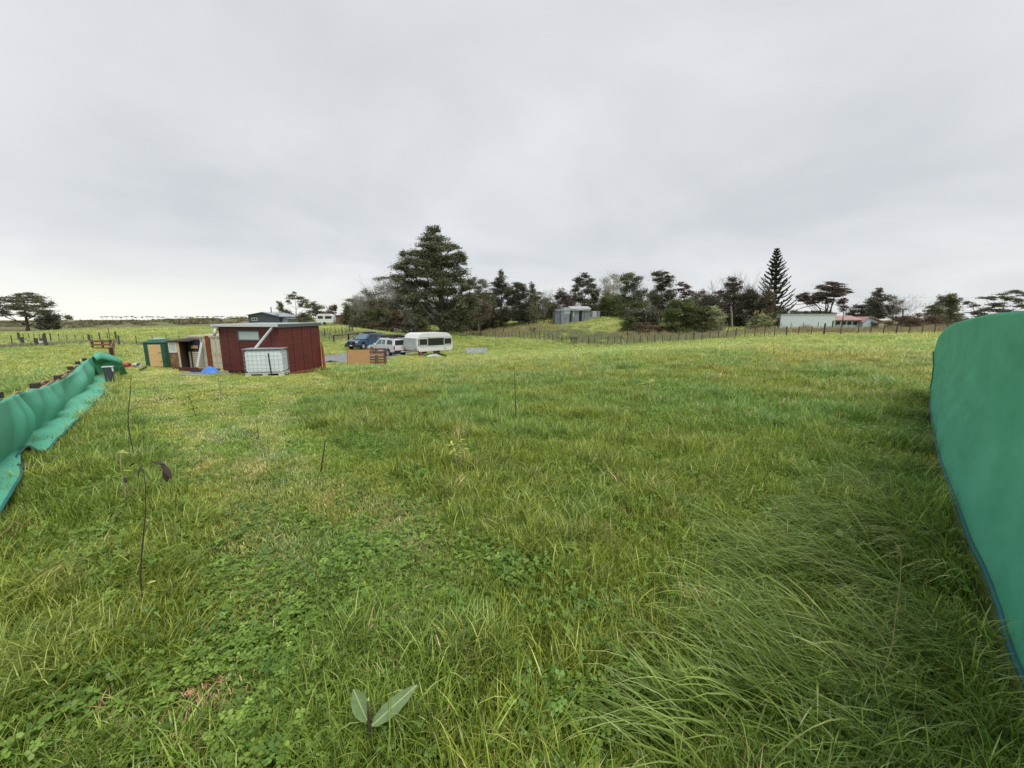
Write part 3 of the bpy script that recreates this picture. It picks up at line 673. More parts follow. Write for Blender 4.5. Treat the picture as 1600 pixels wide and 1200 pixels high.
# little cap boards lying on the pallet tops
cap = MB().box(-.09, .09, -.05, .05, -.035, .025).mesh('cap_block', M['wood_dark'])
spots = [(19,616,'nearest the camera'),(75,600,'above the deep folds'),(105,588,'above the middle of the cloth'),(122,574,'beside the third gap'),(132,566,'before the farthest peak'),(141,561,'at the cloth peak')]
for px, py, w in spots:
    Y = fenceY(px, py+6); p = P(px, py, Y); o = link(bpy.data.objects.new('timber_block', cap)); o.location = p + Vector((-.1, -.1, .0)); o.rotation_euler = (0, 0, math.atan2(dvec.y, dvec.x)+random.uniform(-.2, .2)); o.scale = (1+Y*.03, 1.0, 1+Y*.04)
    tag(o, 'dark wet timber block on the pallet fence ' + w, 'timber block', 'dark blocks along the top of the left fence')

# charcoal crate with pale rim
p = hit(161, 604); r = empty('plastic_crate', (p.x, p.y+.25, p.z), R(36), 'charcoal crate with a pale metal rim standing against the left green cloth', 'crate')
mb = MB(); w0, w1, h = .085, .11, .60
mb.add([(-w0,-w0,0),(w0,-w0,0),(w0,w0,0),(-w0,w0,0),(-w1,-w1,h),(w1,-w1,h),(w1,w1,h),(-w1,w1,h)], [(0,3,2,1),(0,1,5,4),(1,2,6,5),(2,3,7,6),(3,0,4,7),(4,5,6,7)]); mb.build('box_body', M['bin'], r, bevel=.012)
MB().tube([(-w1-.01,-w1-.01,h),(w1+.01,-w1-.01,h),(w1+.01,w1+.01,h),(-w1-.01,w1+.01,h),(-w1-.01,-w1-.01,h)], .014, 5).build('rim', M['white_paint'], r)
o = MB().tube([(w1+.01, -w1-.01, h-.02), (w1+.02, -w1-.02, h-.15)], .02, 5).build('latch', M['white_paint'], r)

# red drum and white bucket lying in the grass
def lathe_x(mb, prof, n=14):
    rows = [[(x, rr*math.cos(2*math.pi*j/n), rr*math.sin(2*math.pi*j/n)) for j in range(n+1)] for x, rr in prof]; return mb.grid(rows)
p = hit(197, 575); r = empty('plastic_drum', (p.x, p.y+.1, p.z+.15), R(-14), 'faded red plastic drum lying on its side by the cloth heap', 'drum')
lathe_x(MB(), [(-.2,0),(-.2,.13),(-.18,.15),(-.06,.155),(-.05,.165),(-.03,.165),(-.02,.155),(.15,.15),(.17,.13),(.17,0)]).build('barrel', M['red_bag'], r, smooth=False)
lathe_x(MB(), [(.17,0),(.17,.05),(.2,.05),(.2,0)]).build('cap', M['black_strap'], r)
p = hit(211, 575); r = empty('bucket', (p.x, p.y+.1, p.z+.14), R(-5), 'white bucket lying beside the faded red drum', 'bucket')
lathe_x(MB(), [(-.17,0),(-.17,.11),(.15,.145),(.16,.155),(.18,.155),(.18,.14),(-.15,.1),(-.15,0)]).build('pail', M['white_paint'], r)
MB().tube([(.165,-.155,0),(.2,-.12,-.1),(.22,0,-.14),(.2,.12,-.1),(.165,.155,0)], .006, 4).build('handle', M['cage'], r)

# slatted pallet gate and post beyond the heap
p = G(161, 37); r = empty('slatted_gate', p, R(6), 'low brown slatted timber gate in the paddock beyond the left cloth', 'gate')
for k, z in enumerate((.12, .45, .78)): MB().box(-.95, .95, -.02, .02, z-.09, z+.09).build('slat', M['wood_brown'], r)
for x in (-.92, -.02, .9): MB().box(x-.08, x+.08, .022, .1, -.1, .92).build('upright', M['wood_dark'], r)
p = G(178, 27); r = empty('gate_post', p, R(10), 'tall pale timber post with a dark rod on top at the slatted gate', 'post')
MB().box(-.11, .11, -.09, .09, -.2, 1.2).build('post_body', M['wood_tan'], r, bevel=.01)
MB().tube([(.09, -.12, .9), (.09, -.12, 1.6)], .07, 6).build('sleeve', M['post_grey'], r); MB().tube([(.09, -.12, 1.6), (.09, -.12, 2.4)], .02, 5).build('rod', M['post_grey'], r)
r = empty('fence_rail', P(173, 545, 21), 0, 'brown sloping rail joining the pallet fence to the tall pale post', 'rail')
MB().bar((0,0,0), P(178,531,26.5)-P(173,545,21), .06, .16).build('rail_bar', M['wood_brown'], r)
MB().bar((-.12,0,-.3), P(160,553,17)-P(173,545,21), .06, .14).build('rail_bar', M['wood_tan'], r)
MB().box(-.06, .06, -.06, .06, -1.2, .05).build('upright', M['wood_dark'], r)

# ------------------------------------------------------------ red shed
O = P(443, 586.5, 16.6); O.z = gz(O.x, O.y)
AX = R(-14.45); dxv = Vector((math.cos(AX), math.sin(AX), 0)); dyv = Vector((-math.sin(AX), math.cos(AX), 0))
def along(Op, d, px, py=545):
    r = ray(px, py); k = r[0]/r[1]; return (k*Op.y-Op.x)/(d.x-k*d.y)
L_ = -along(O, dxv, 345); Wd = along(O, dyv, 501)
shed = empty('red_shed', O, AX, 'dark red plywood shed on skids with a pale gutter and one slim window', 'shed')
MB().box(-L_+.03, -.03, .03, Wd-.03, .14, 2.08).build('wall_core', M['red_groove'], shed)
def wall_panels(face):
    if face == 'front':
        edges = [along(O, dxv, q) for q in (345,358.5,375,392,409,426,443)]; edges[0] = -L_; edges[-1] = 0
        wx0, wx1 = along(O, dxv, 374.5), along(O, dxv, 408.5)
        for k in range(6):
            a, b = edges[k]+.008, edges[k+1]-.008
            parts = [(.12, 2.07)] if not (k in (2, 3)) else [(.12, 1.50), (1.96, 2.07)]
            for z0, z1 in parts: MB().box(a, b, -.015, .028, z0, z1).build('wall_panel', M['red_ply'], shed, bevel=.003)
        return wx0, wx1
    es = [0, along(O, dyv, 458.5), along(O, dyv, 473), along(O, dyv, 487), Wd]
    for k in range(4): MB().box(-.028, .015, es[k]+.01+(.02 if k == 0 else 0), es[k+1]-.01, .12, 2.09).build('wall_panel', M['red_ply'], shed, bevel=.003)
wx0, wx1 = wall_panels('front'); wall_panels('side')
MB().box(-.03, .022, -.022, .028, .12, 2.1).build('corner_trim', M['red_ply'], shed)
# back and left walls
MB().box(-L_-.02, -.03, Wd-.028, Wd+.015, .12, 2.2).build('wall_panel', M['red_ply'], shed); MB().box(-L_-.015, -L_+.028, .03, Wd-.03, .12, 2.09).build('wall_panel', M['red_ply'], shed)
# window
wf = MB(); z0, z1 = 1.51, 1.95
for a in ((wx0, wx1, z0, z0+.05), (wx0, wx1, z1-.05, z1), (wx0, wx0+.05, z0+.052, z1-.052), (wx1-.05, wx1, z0+.052, z1-.052)): wf.box(a[0], a[1], -.035, .02, a[2], a[3])
wf = wf.build('window', M['window_frame_grey'], shed); MB().box(wx0+.045, wx1-.045, -.012, .0, z0+.045, z1-.045).build('pane', M['obscure'], wf)
# roof
mb = MB(); za, zb = 2.155, 2.205; x0, x1, y0, y1 = -L_-.16, .05, -.10, Wd+.08
nr = 34; rows_t = []
for i in range(nr*2+1):
    x = x0+(x1-x0)*i/(nr*2); z = .012*(i % 2); rows_t.append([(x, y0, za+.06+z), (x, y1, zb+.06+z)])
mb.grid(rows_t); solid(mb.build('roof', M['roof_metal'], shed), .008)
MB().prism([(y0+.02, za-.05), (y1-.02, zb-.05), (y1-.02, zb+.052), (y0+.02, za+.052)], 0, 1).v
def yz_prism(poly, xa, xb):
    m = MB(); n = len(poly); m.add([(xa, y, z) for y, z in poly]+[(xb, y, z) for y, z in poly], [tuple(range(n)), tuple(range(n, 2*n))[::-1]]+[(i, i+n, (i+1) % n+n, (i+1) % n) for i in range(n)]); return m
yz_prism([(y0+.0, za-.07), (y1, zb-.07), (y1, zb+.075), (y0, za+.075)], x1, x1+.03).build('barge_board', M['barge'], shed)
yz_prism([(y0+.0, za-.07), (y1, zb-.07), (y1, zb+.05), (y0, za+.05)], x0-.03, x0).build('barge_board', M['barge'], shed)
yz_prism([(0, za-.08), (Wd, zb-.08), (Wd, zb+.045), (0, za+.045)], x0+.02, x1-.02).build('roof_frame', M['red_groove'], shed)
xg = x1-.55
MB().box(x0-.03, x1+.02, y0-.11, y0-.002, za-.045, za+.062).build('gutter', M['white_paint'], shed, bevel=.012)
a = Vector((along(O, dxv, 433.5), y0-.05, za-.04)); b = Vector((along(O, dxv, 414.5)+.02, -.55, 1.16))
MB().tube([a+Vector((0, 0, .02)), a+Vector((-.02, -.02, -.06)), b+Vector((.03, .02, .06)), b], .052, 10).build('downpipe', M['white_paint'], shed, smooth=True)
MB().tube([(-L_+.04, -.03, 1.98), (-L_+.04, -.16, 1.98), (-L_+.02, -.2, 1.86), (-L_-.01, -.2, 1.72)], [.05, .07, .075, .05], 9).build('wall_lamp', M['white_paint'], shed, smooth=True)
for y in (.15, Wd-.2): MB().box(-L_+.1, -.1, y, y+.14, -.28, .115).build('skid', M['wood_dark'], shed)
MB().box(.0, .03, .0, Wd, .0, .115).build('skirt_board', M['wood_brown'], shed)
# timbers leaning on the right rear corner
r = empty('leaning_timber', shed.matrix_basis @ Vector((.12, Wd-.05, .0)), AX, 'orange brown lengths of timber leaning at the rear corner of the red shed', 'timber')
for k, (dx_, t_) in enumerate(((0, .05), (.07, .0), (.13, -.03))): MB().bar((dx_, 0, -.1), (dx_-.10, .05+t_, 1.35-.12*k), .05, .03).build('plank', M['orange'], r)
MB().box(-.05, .45, -.2, .0, -.1, .06).build('offcut', M['wood_dark'], r)

# ------------------------------------------------------------ water tank in its cage
TL = P(384, 586, 15.75); TR = P(443.5, 586.5, 15.95); TL.z = TR.z = 0
d = TR-TL; ang = math.atan2(d.y, d.x); Wt = d.length; c = (TL+TR)/2; tz = gz(c.x, c.y)+.02
TANG = ang + R(8); THW = Wt/2-.03
tank = empty('water_tank', (c.x, c.y, tz), TANG, 'white plastic water tank in a wire cage on a pallet under the shed downpipe', 'tank')
D = .9; hw = Wt/2-.03
MB().box(-hw+.03, hw-.03, .03, D-.03, .145, 1.06).build('bladder', M['poly_white'], tank, bevel=.05)
MB().tube([(-.05, .45, 1.03), (-.05, .45, 1.10)], .1, 12).build('lid', M['black_strap'], tank)
cm_h = MB()
nc = 9
vb = MB().tube([(0, 0, .12), (0, 0, 1.1)], .0045, 4).mesh('cage_bar', M['cage'])
for i in range(nc+1):
    x = -hw+2*hw*i/nc
    for y in (0, D): place('cage_bar', vb, tank, (x, y, 0))
for i in range(1, 7):
    for x in (-hw, hw): place('cage_bar', vb, tank, (x, D*i/7, 0))
for z in (.32, .50, .68, .86, 1.10):
    MB().tube([(-hw,-.012,z),(hw,-.012,z),(hw+.012,D,z),(-hw-.012,D,z),(-hw,-.012,z)], .008, 4).build('cage_rail', M['cage'], tank)
MB().box(-hw-.03, hw+.03, -.03, D+.02, 1.112, 1.13).build('top_plate', M['cage'], tank)
MB().bar((hw*.36, -.03, 0.02), (hw*.30, -.03, .95), .045, .012).build('strap', M['black_strap'], tank)
pm = empty('tank_pallet', tank.location, TANG, 'pale plastic pallet carrying the caged water tank', 'pallet')
for x in (-hw+.1, 0, hw-.1):
    for y in (.08, .5, D-.08): MB().box(x-.1, x+.1, y-.07, y+.07, -.0, .09).build('foot', M['cara_white'], pm)
MB().box(-hw, hw, 0, D, .092, .12).build('deck', M['cara_white'], pm); MB().box(-hw, hw, .01, .08, -.03, -.002).build('skid', M['cara_white'], pm)

# blue tarpaulin, mat, scrap
p = P(331, 580, 17.3); gzp = gz(p.x, p.y)
rows = []
for i in range(25):
    row = []
    for j in range(19):
        x = -.95+1.5*i/24; y = -.55+1.1*j/18; rr = math.hypot((x+.1)/.80, y/.52)
        z = .52*max(0, 1-rr**1.6) + .03 + .05*noise.fractal(Vector((x*3, y*3, 1)), 1, 2, 3); row.append((x, y, max(.0, z)))
    rows.append(row)
rows = [[(a*.66, b*.7, c*.62) for a, b, c in r_] for r_ in rows]
t_ = MB().grid(rows).build('tarpaulin', M['tarp'], None, smooth=False); t_.location = (p.x, p.y, gzp); t_.rotation_euler = (0, 0, AX); solid(t_, .006)
tag(t_, 'crumpled blue tarpaulin bundle beside the red shed', 'tarpaulin')
p = P(318, 583, 16.9); r = empty('plywood_sheet', (p.x, p.y, gz(p.x, p.y)), AX, 'pale edged sheet lying flat in front of the blue tarpaulin', 'sheet')
MB().box(-.9, 1.5, -.45, .3, .07, .085).build('sheet_board', M['window_frame_grey'], r); MB().box(-.9, 1.5, -.47, -.452, .06, .09).build('edge_strip', M['white_paint'], r)
p = P(312, 582, 17.4); r = empty('rubber_mat', (p.x, p.y, gz(p.x, p.y)), AX+.2, 'rolled black rubber mat lying by the blue tarpaulin', 'mat')
lathe_x(MB(), [(-.35,0),(-.35,.09),(.4,.11),(.4,0)], 10).build('roll', M['black'], r).location = (0, 0, .12)
p = P(300, 576, 20); r = empty('scrap_timber', (p.x, p.y, gz(p.x, p.y)), R(-4), 'dark maroon scrap boards on edge in front of the cream slats', 'scrap')
MB().box(-.75, .3, 0, .05, .02, .26).build('board', M['maroon'], r); MB().box(.1, 1.3, .1, .15, .02, .2).build('board', M['wood_brown'], r); MB().box(-.6, 1.2, .2, .4, .02, .16).build('board', M['wood_dark'], r)

# ------------------------------------------------------------ cream container with a slatted end
CO = P(330, 575.5, 25.0); CO.z = gz(CO.x, CO.y); CA = R(-4)
cont = empty('shipping_container', CO, CA, 'cream ribbed container with rusty posts and a slatted opening behind the red shed', 'container')
cx_ = Vector((math.cos(CA), math.sin(CA), 0)); CL = -along(CO, cx_, 292, 548); Hc = (575.5-521.5)/600*25.0
MB().box(-CL+.05, 3.0, .08, 2.4, .1, Hc-.04).build('shell', M['cream'], cont)
def ribs(xa, xb, z0, z1, m, y=0.0, pitch=.28):
    n = max(1, int((xb-xa)/pitch)); rw = (xb-xa)/n
    me = MB().add([(0,0,z0),(rw*.25,-.035,z0),(rw*.6,-.035,z0),(rw*.85,0,z0),(rw,0,z0),(0,0,z1),(rw*.25,-.035,z1),(rw*.6,-.035,z1),(rw*.85,0,z1),(rw,0,z1)], [(i,i+1,i+6,i+5) for i in range(4)]).mesh('rib', M[m])
    for i in range(n): solid(place('rib', me, cont, (xa+i*rw, y, 0)), .004)
sx = along(CO, cx_, 317, 548)
ribs(sx, -.16, .12, Hc-.14, 'cream', .02); ribs(.14, 2.9, .12, Hc-.14, 'cream', .02)
for x0_, x1_ in ((-.14, .12),): MB().box(x0_, x1_, -.05, .06, 0, Hc).build('corner_post', M['rust_red'], cont)
MB().box(sx-.09, sx-.01, -.04, .07, .0, Hc-.12).build('corner_post', M['cage'], cont)
MB().box(-CL, 3.0, -.045, .06, Hc-.115, Hc-.005).build('top_rail', M['cream'], cont); MB().box(sx, 3.0, -.045, .06, .0, .115).build('bottom_rail', M['rust'], cont)
MB().box(-CL, 3.05, -.02, 2.45, Hc, Hc+.02).build('roof', M['cream'], cont)
nn = 15; zt = Hc-.30
for i in range(nn):
    z0_ = .12+(zt-.12)*i/nn; MB().box(-CL+.12, sx-.11, -.02-.0, .02, z0_+.012, z0_+(zt-.12)/nn-.012).build('slat', M['navy_slat' if i > 8 else 'cream_slat'], cont)
MB().box(-CL+.08, sx-.1, .022, .05, .1, zt+.05).build('slat_backing', M['black'], cont)
q0, q1 = along(CO, cx_, 299, 540), along(CO, cx_, 309.5, 540)
MB().box(q0, q1, -.045, -.024, 1.42, 1.62).build('sign_board', M['osb'], cont)
r = empty('leaning_post', P(308.5, 573.5, 24.6), 0, 'white square post leaning against the slatted container end', 'post')
MB().bar((0,0,0), P(315.5,535,24.85)-P(308.5,573.5,24.6), .14, .10).build('post_body', M['white_paint'], r, bevel=.01)
# shack of salvaged boards
SO = P(284.5, 574.5, 24.6); SO.z = gz(SO.x, SO.y); SA = R(8)
sh = empty('salvage_shack', SO, SA, 'low shack of salvaged rusty boards with a white framed window', 'shack')
sxv = Vector((math.cos(SA), math.sin(SA), 0)); SL = -along(SO, sxv, 265, 550); SR = along(SO, sxv, 293, 550); Hs = (574.5-530)/600*24.6
for i in range(5): x0_ = -SL+SL*i/5; MB().box(x0_+.008, x0_+SL/5-.008, -.02, .02, .0, Hs*.60).build('board', M['rust' if i != 4 else 'cream'], sh)
MB().box(-SL, -.02, .022, .05, 0, Hs).build('frame', M['wood_tan'], sh)
MB().box(-SL*.2, .0, -.025, .021, Hs*.605, Hs-.05).build('board', M['ply_pale'], sh)
wf = MB(); wa, wb, z0, z1 = -SL, -SL*.22, Hs*.62, Hs-.05
for a in ((wa, wb, z0, z0+.06), (wa, wb, z1-.06, z1), (wa, wa+.06, z0+.062, z1-.062), (wb-.06, wb, z0+.062, z1-.062)): wf.box(a[0], a[1], -.05, .02, a[2], a[3])
wf = wf.build('window', M['white_paint'], sh); MB().box(wa+.06, wb-.06, -.01, .0, z0+.06, z1-.06).build('pane', M['curtain'], wf)
MB().box(0, .04, .0, 1.5, 0, Hs).build('side_board', M['wood_dark'], sh); MB().box(SR-.02, SR, .3, 1.5, 0, Hs).build('side_board', M['black'], sh)
MB().box(-SL, SR, 1.45, 1.5, 0, Hs).build('back_board', M['black'], sh); MB().box(-SL, -SL+.03, .05, 1.45, 0, Hs).build('side_board', M['wood_dark'], sh)
yz_prism([(-.12, Hs+.0), (1.6, Hs+.1), (1.6, Hs+.15), (-.12, Hs+.06)], -SL-.08, SR+.25).build('roof', M['wood_dark'], sh)
# green plastic shed with bare door
GO = P(246, 573.5, 25.2); GO.z = gz(GO.x, GO.y)
gs = empty('garden_shed', GO, R(20), 'small dark green plastic shed with a bare chipboard door', 'shed')
hw = .58; H = (573.5-535)/600*25.2
MB().box(-hw, hw, .0, 1.35, 0, H).build('wall', M['green_poly'], gs, bevel=.02)
for x in (-hw+.05, hw-.05): MB().box(x-.03, x+.03, -.025, -.002, .03, H-.08).build('rib', M['green_poly'], gs)
MB().box(-.33, .33, -.04, -.005, .06, H-.12).build('door', M['ply_pale'], gs); 
for z in (.35, .95): MB().box(.2, .32, -.055, -.042, z, z+.03).build('hinge', M['black'], gs)
mb = MB(); e = .06
mb.add([(-hw-e,-e,H+.01),(hw+e,-e,H+.01),(hw+e,1.41,H+.01),(-hw-e,1.41,H+.01),(-hw*.55,.25,H+.2),(hw*.55,.25,H+.2),(hw*.55,1.1,H+.2),(-hw*.55,1.1,H+.2)], [(0,3,2,1),(0,1,5,4),(1,2,6,5),(2,3,7,6),(3,0,4,7),(4,5,6,7)]); mb.build('roof', M['green_poly'], gs, bevel=.01); MB().box(-hw*.5, hw*.5, .2, 1.15, H+.19, H+.25).build('roof_lid', M['pale_lid'], gs, bevel=.01)
# low green netting between the drum and the shed
a_ = G(218, 21); b_ = G(230, 24.5); mb = MB(); mb.grid([[(a_+(b_-a_)*(i/8)+Vector((0, 0, z*.16))) for z in (0, .5, 1)] for i in range(9)])
o = mb.build('netting_screen', M['green_poly'], None); solid(o, .01); tag(o, 'low dark green netting between the white bucket and the green shed', 'netting')

# ------------------------------------------------------------ chipboard sheet and pallet stack
p = P(561, 574, 25.0); z = gz(p.x, p.y)
r = empty('chipboard_sheet', (p.x, p.y, z), R(4), 'square chipboard sheet standing on edge left of the pallets', 'board')
r.rotation_euler = (R(-6), 0, R(4)); w = 17/600*25
MB().box(-w, w, -.01, .01, -.02, 1.13).build('sheet_board', M['osb'], r); MB().box(-w-.03, -w-.002, -.01, .05, -.02, 1.13).build('edge_strip', M['wood_brown'], r)
p = P(587, 572, 25.4); z = gz(p.x, p.y); w = 14.0/600*25.4
for k in range(2):
    r = empty('pallet', (p.x+.06*k, p.y+.15*k, z), R(3), ['brown slatted pallet standing up beside the chipboard sheet, in front of the other', 'brown slatted pallet leaning just behind its twin by the chipboard sheet'][k], 'pallet')
    r.rotation_euler = (R(-5), 0, R(3))
    for x in (-w+.03, 0, w-.03): MB().box(x-.03, x+.03, .0, .09, 0, 1.22-.06*k).build('stringer', M['wood_dark'], r)
    for i in range(7):
        zz = .04+i*.175; MB().box(-w, w, -.022, -.002, zz, zz+.115+random.uniform(-.01, .01)).build('slat', M['wood_tan' if (i == 4 and k == 0) or i == 0 else 'wood_brown'], r)

# ------------------------------------------------------------ vehicles
def wheel(parent, x, y, r=.37, w=.24):
    wh = MB().disc((0, 0), r, -w/2, w/2, 20).build('wheel', M['tyre'], parent, bevel=.02); wh.location = (x, y, r)
    s = 1 if y > 0 else -1
    rm = MB(); rm.disc((0, 0), r*.62, min(s*w/2-.02*s, s*w/2+.012*s), max(s*w/2-.02*s, s*w/2+.012*s), 16); rm.build('rim', M['rim'], wh)
    return wh
class Car:
    def __init__(s, root, w, inset, zlo, zhi): s.r, s.w, s.i, s.lo, s.hi = root, w, inset, zlo, zhi
    def yat(s, z): return s.w/2 - s.i*(z-s.lo)/(s.hi-s.lo)
    def side(s, name, poly, m, d=.008, sides=(1, -1)):
        for sg in sides:
            mb = MB(); n = len(poly)
            mb.add([(x, sg*(s.yat(z)-.02), z) for x, z in poly]+[(x, sg*(s.yat(z)+d), z) for x, z in poly], [tuple(range(n)), tuple(range(n, 2*n))[::-1]]+[(i, i+n, (i+1) % n+n, (i+1) % n) for i in range(n)])
            mb.build(name, M[m], s.r)
def end_panel(root, name, m, x0, z0, x1, z1, hw0, hw1, d=.012):
    # thin panel across the car following a slanted line x0,z0 -> x1,z1
    nx, nz = (z1-z0), -(x1-x0); L = math.hypot(nx, nz); nx, nz = nx/L*d, nz/L*d
    v = [(x0, -hw0, z0), (x0, hw0, z0), (x1, hw1, z1), (x1, -hw1, z1)]
    mb = MB(); mb.add([(a-nx, b, c-nz) for a, b, c in v]+[(a+nx, b, c+nz) for a, b, c in v], [(0,1,2,3),(7,6,5,4),(0,4,5,1),(1,5,6,2),(2,6,7,3),(3,7,4,0)]); return mb.build(name, M[m], root)
# white ute with canopy
loc = G(607, 40.6); az = R(-45-4)
ute = empty('utility_vehicle', loc, math.pi/2 - az, 'white double cab utility vehicle with a canopy and black roof load, seen from behind', 'ute')
W = 1.86
def lower_body(root, prof, W, m):
    return MB().prism(prof, -W/2, W/2).build('body', M[m], root, bevel=.05)
lower_body(ute, [(-2.55,.50),(-2.6,.62),(-2.6,1.12),(1.15,1.14),(2.25,1.04),(2.55,.9),(2.6,.55),(2.5,.45),(2.05,.45),(1.98,.75),(1.7,.86),(1.4,.75),(1.3,.42),(-1.05,.42),(-1.15,.75),(-1.45,.86),(-1.75,.75),(-1.85,.46)], W, 'car_white')
MB().prism([(-2.52,1.13),(-2.40,1.80),(-1.0,1.86),(.35,1.84),(1.15,1.145)], -W/2+.03, W/2-.03, .17).build('cabin', M['car_white'], ute, bevel=.03)
c_ = Car(ute, W-.06, .17, 1.13, 1.84)
c_.side('side_window', [(-2.2,1.24),(-2.12,1.66),(-1.2,1.70),(-1.2,1.24)], 'glass_dark'); c_.side('side_window', [(-.9,1.22),(-.88,1.68),(-.28,1.70),(-.28,1.22)], 'glass_wind'); c_.side('side_window', [(-.18,1.22),(-.18,1.70),(.35,1.68),(.82,1.22)], 'glass_wind')
end_panel(ute, 'rear_window', 'glass_dark', -2.515,1.2, -2.42,1.68, .74, .66); end_panel(ute, 'windscreen', 'glass_wind', 1.08,1.2, .42,1.78, .76, .66)
for s in (1, -1):
    MB().box(-2.63, -2.56, s*.93-.10*(s > 0)+.0, s*.93+.10*(s < 0)+.0, .78, 1.10).build('tail_light', M['lamp_red'], ute)
    MB().box(2.5, 2.58, s*.8-.12, s*.8+.12, .78, .93).build('headlight', M['lamp_clear'], ute)
    MB().box(.75, .95, s*(W/2+.1)-.1, s*(W/2+.1)+.1, 1.12, 1.3).build('mirror', M['car_white'], ute)
MB().box(-2.72, -2.61, -.92, .92, .42, .68).build('rear_bumper', M['black_strap'], ute, bevel=.02); MB().box(-2.735, -2.722, -.2, .2, .52, .64).build('number_plate', M['white_paint'], ute)
MB().box(2.58, 2.7, -.9, .9, .4, .68).build('front_bumper', M['black_strap'], ute); MB().box(-2.3, 2.3, -.6, .6, .3, .42).build('chassis', M['black'], ute)
MB().box(-2.612, -2.603, -.12, .12, .95, 1.03).build('handle', M['cage'], ute)
for x in (-1.45, 1.7):
    for s in (1, -1): wheel(ute, x, s*.82)
rk = MB()
for x in (-2.2, -1.5, -.5, .2): rk.box(x-.025, x+.025, -.68, .68, 1.93, 1.97); rk.box(x-.02, x+.02, -.66, -.62, 1.84, 1.929); rk.box(x-.02, x+.02, .62, .66, 1.84, 1.929)
rk.build('roof_rack', M['black_strap'], ute)
ld = empty('roof_load', loc+Vector((0, 0, 1.98)), math.pi/2-az, 'long black load strapped on the roof rack of the white ute', 'roof load')
MB().prism([(-2.5,.0),(-2.6,.10),(-1.9,.22),(-.2,.2),(.7,.14),(1.3,.03),(.9,0)], -.5, .05, .06).build('bag', M['black'], ld, bevel=.03); MB().box(-1.9, .9, .12, .62, .0, .12).build('awning_case', M['black_strap'], ld)
# blue vehicle facing the camera
loc = G(574, 46.0); az = R(180+20)
bl = empty('parked_car', loc, math.pi/2 - az, 'blue double cab vehicle facing the camera behind the white ute', 'car')
lower_body(bl, [(-2.5,.50),(-2.6,.62),(-2.6,1.08),(1.05,1.12),(2.2,1.06),(2.52,.95),(2.6,.55),(2.5,.42),(2.05,.42),(1.98,.75),(1.7,.86),(1.4,.75),(1.3,.42),(-1.05,.42),(-1.15,.75),(-1.45,.86),(-1.75,.75),(-1.85,.46)], W, 'car_blue')
MB().prism([(-2.35,1.12),(-1.9,1.74),(-.2,1.82),(.35,1.76),(1.25,1.125)], -W/2+.03, W/2-.03, .18).build('cabin', M['car_blue'], bl, bevel=.03)
c_ = Car(bl, W-.06, .18, 1.12, 1.82)
c_.side('side_window', [(-.9,1.2),(-.88,1.64),(-.28,1.66),(-.28,1.2)], 'glass_dark'); c_.side('side_window', [(-.2,1.2),(-.2,1.68),(.35,1.62),(.88,1.2)], 'glass_dark')
end_panel(bl, 'windscreen', 'glass_wind', 1.2,1.17, .42,1.72, .78, .64); end_panel(bl, 'rear_window', 'glass_dark', -2.28,1.2, -1.95,1.66, .74, .64)
MB().box(2.585, 2.62, -.52, .52, .62, .92).build('grille', M['black'], bl); MB().box(2.62, 2.63, -.1, .1, .76, .82).build('badge', M['rim'], bl)
MB().box(2.58, 2.66, -.9, .9, .34, .6).build('front_bumper', M['black_strap'], bl); MB().box(2.665, 2.675, -.19, .19, .44, .55).build('number_plate', M['white_paint'], bl)
for s in (1, -1):
    MB().box(2.5, 2.585, s*.72-.16, s*.72+.16, .80, .95).build('headlight', M['lamp_clear'], bl); MB().box(.8, 1.0, s*(W/2+.1)-.1, s*(W/2+.1)+.1, 1.12, 1.3).build('mirror', M['car_blue'], bl)
    for x in (-1.45, 1.7): wheel(bl, x, s*.82)
MB().box(-2.3, 2.3, -.6, .6, .28, .42).build('chassis', M['black'], bl); MB().box(-.9, .2, -.6, .6, 1.84, 1.95).build('roof_rack', M['black_strap'], bl)
# caravan
def caravan(loc, rz, L, Wc, H, label, near):
    r = empty('caravan', loc, rz, label, 'caravan'); z0 = .42
    prof = [(-L/2+.25, z0), (-L/2+.05, z0+.2), (-L/2, z0+.75), (-L/2+.1, H-.55), (-L/2+.35, H-.15), (-L/2+.8, H), (L/2-.8, H), (L/2-.35, H-.15), (L/2-.1, H-.55), (L/2, z0+.75), (L/2-.05, z0+.2), (L/2-.25, z0)]
    MB().prism(prof, 0, Wc).build('body', M['cara_white'], r, bevel=.05)
    return r, z0
K_ = P(652, 557, 37.2); K_.z = gz(K_.x, K_.y)
CZ = R(46); cdx = Vector((math.cos(CZ), math.sin(CZ), 0)); 
cdx = Vector((.70, .714, 0)); CZ = math.atan2(cdx.y, cdx.x); Lc = along(K_, cdx, 708, 540); cdy = Vector((-cdx.y, cdx.x, 0)); Wc = along(K_, cdy, 630, 540)
Hc_ = (557-520.5)/600*37.2
cv, z0 = caravan(K_+cdx*Lc/2, CZ, Lc, Wc, Hc_, 'white vintage caravan with a dark window strip parked beside the white ute', True)
def cpx(px): return along(K_, cdx, px, 540)-Lc/2
xa, xb, xc, xd = cpx(654.5), cpx(668.5), cpx(693), cpx(705.5); zl, zh = Hc_*.47, Hc_*.74
MB().box(xa-.06, xd+.06, -.012, .01, zl-.05, zh+.06).build('window_strip', M['glass_dark'], cv)
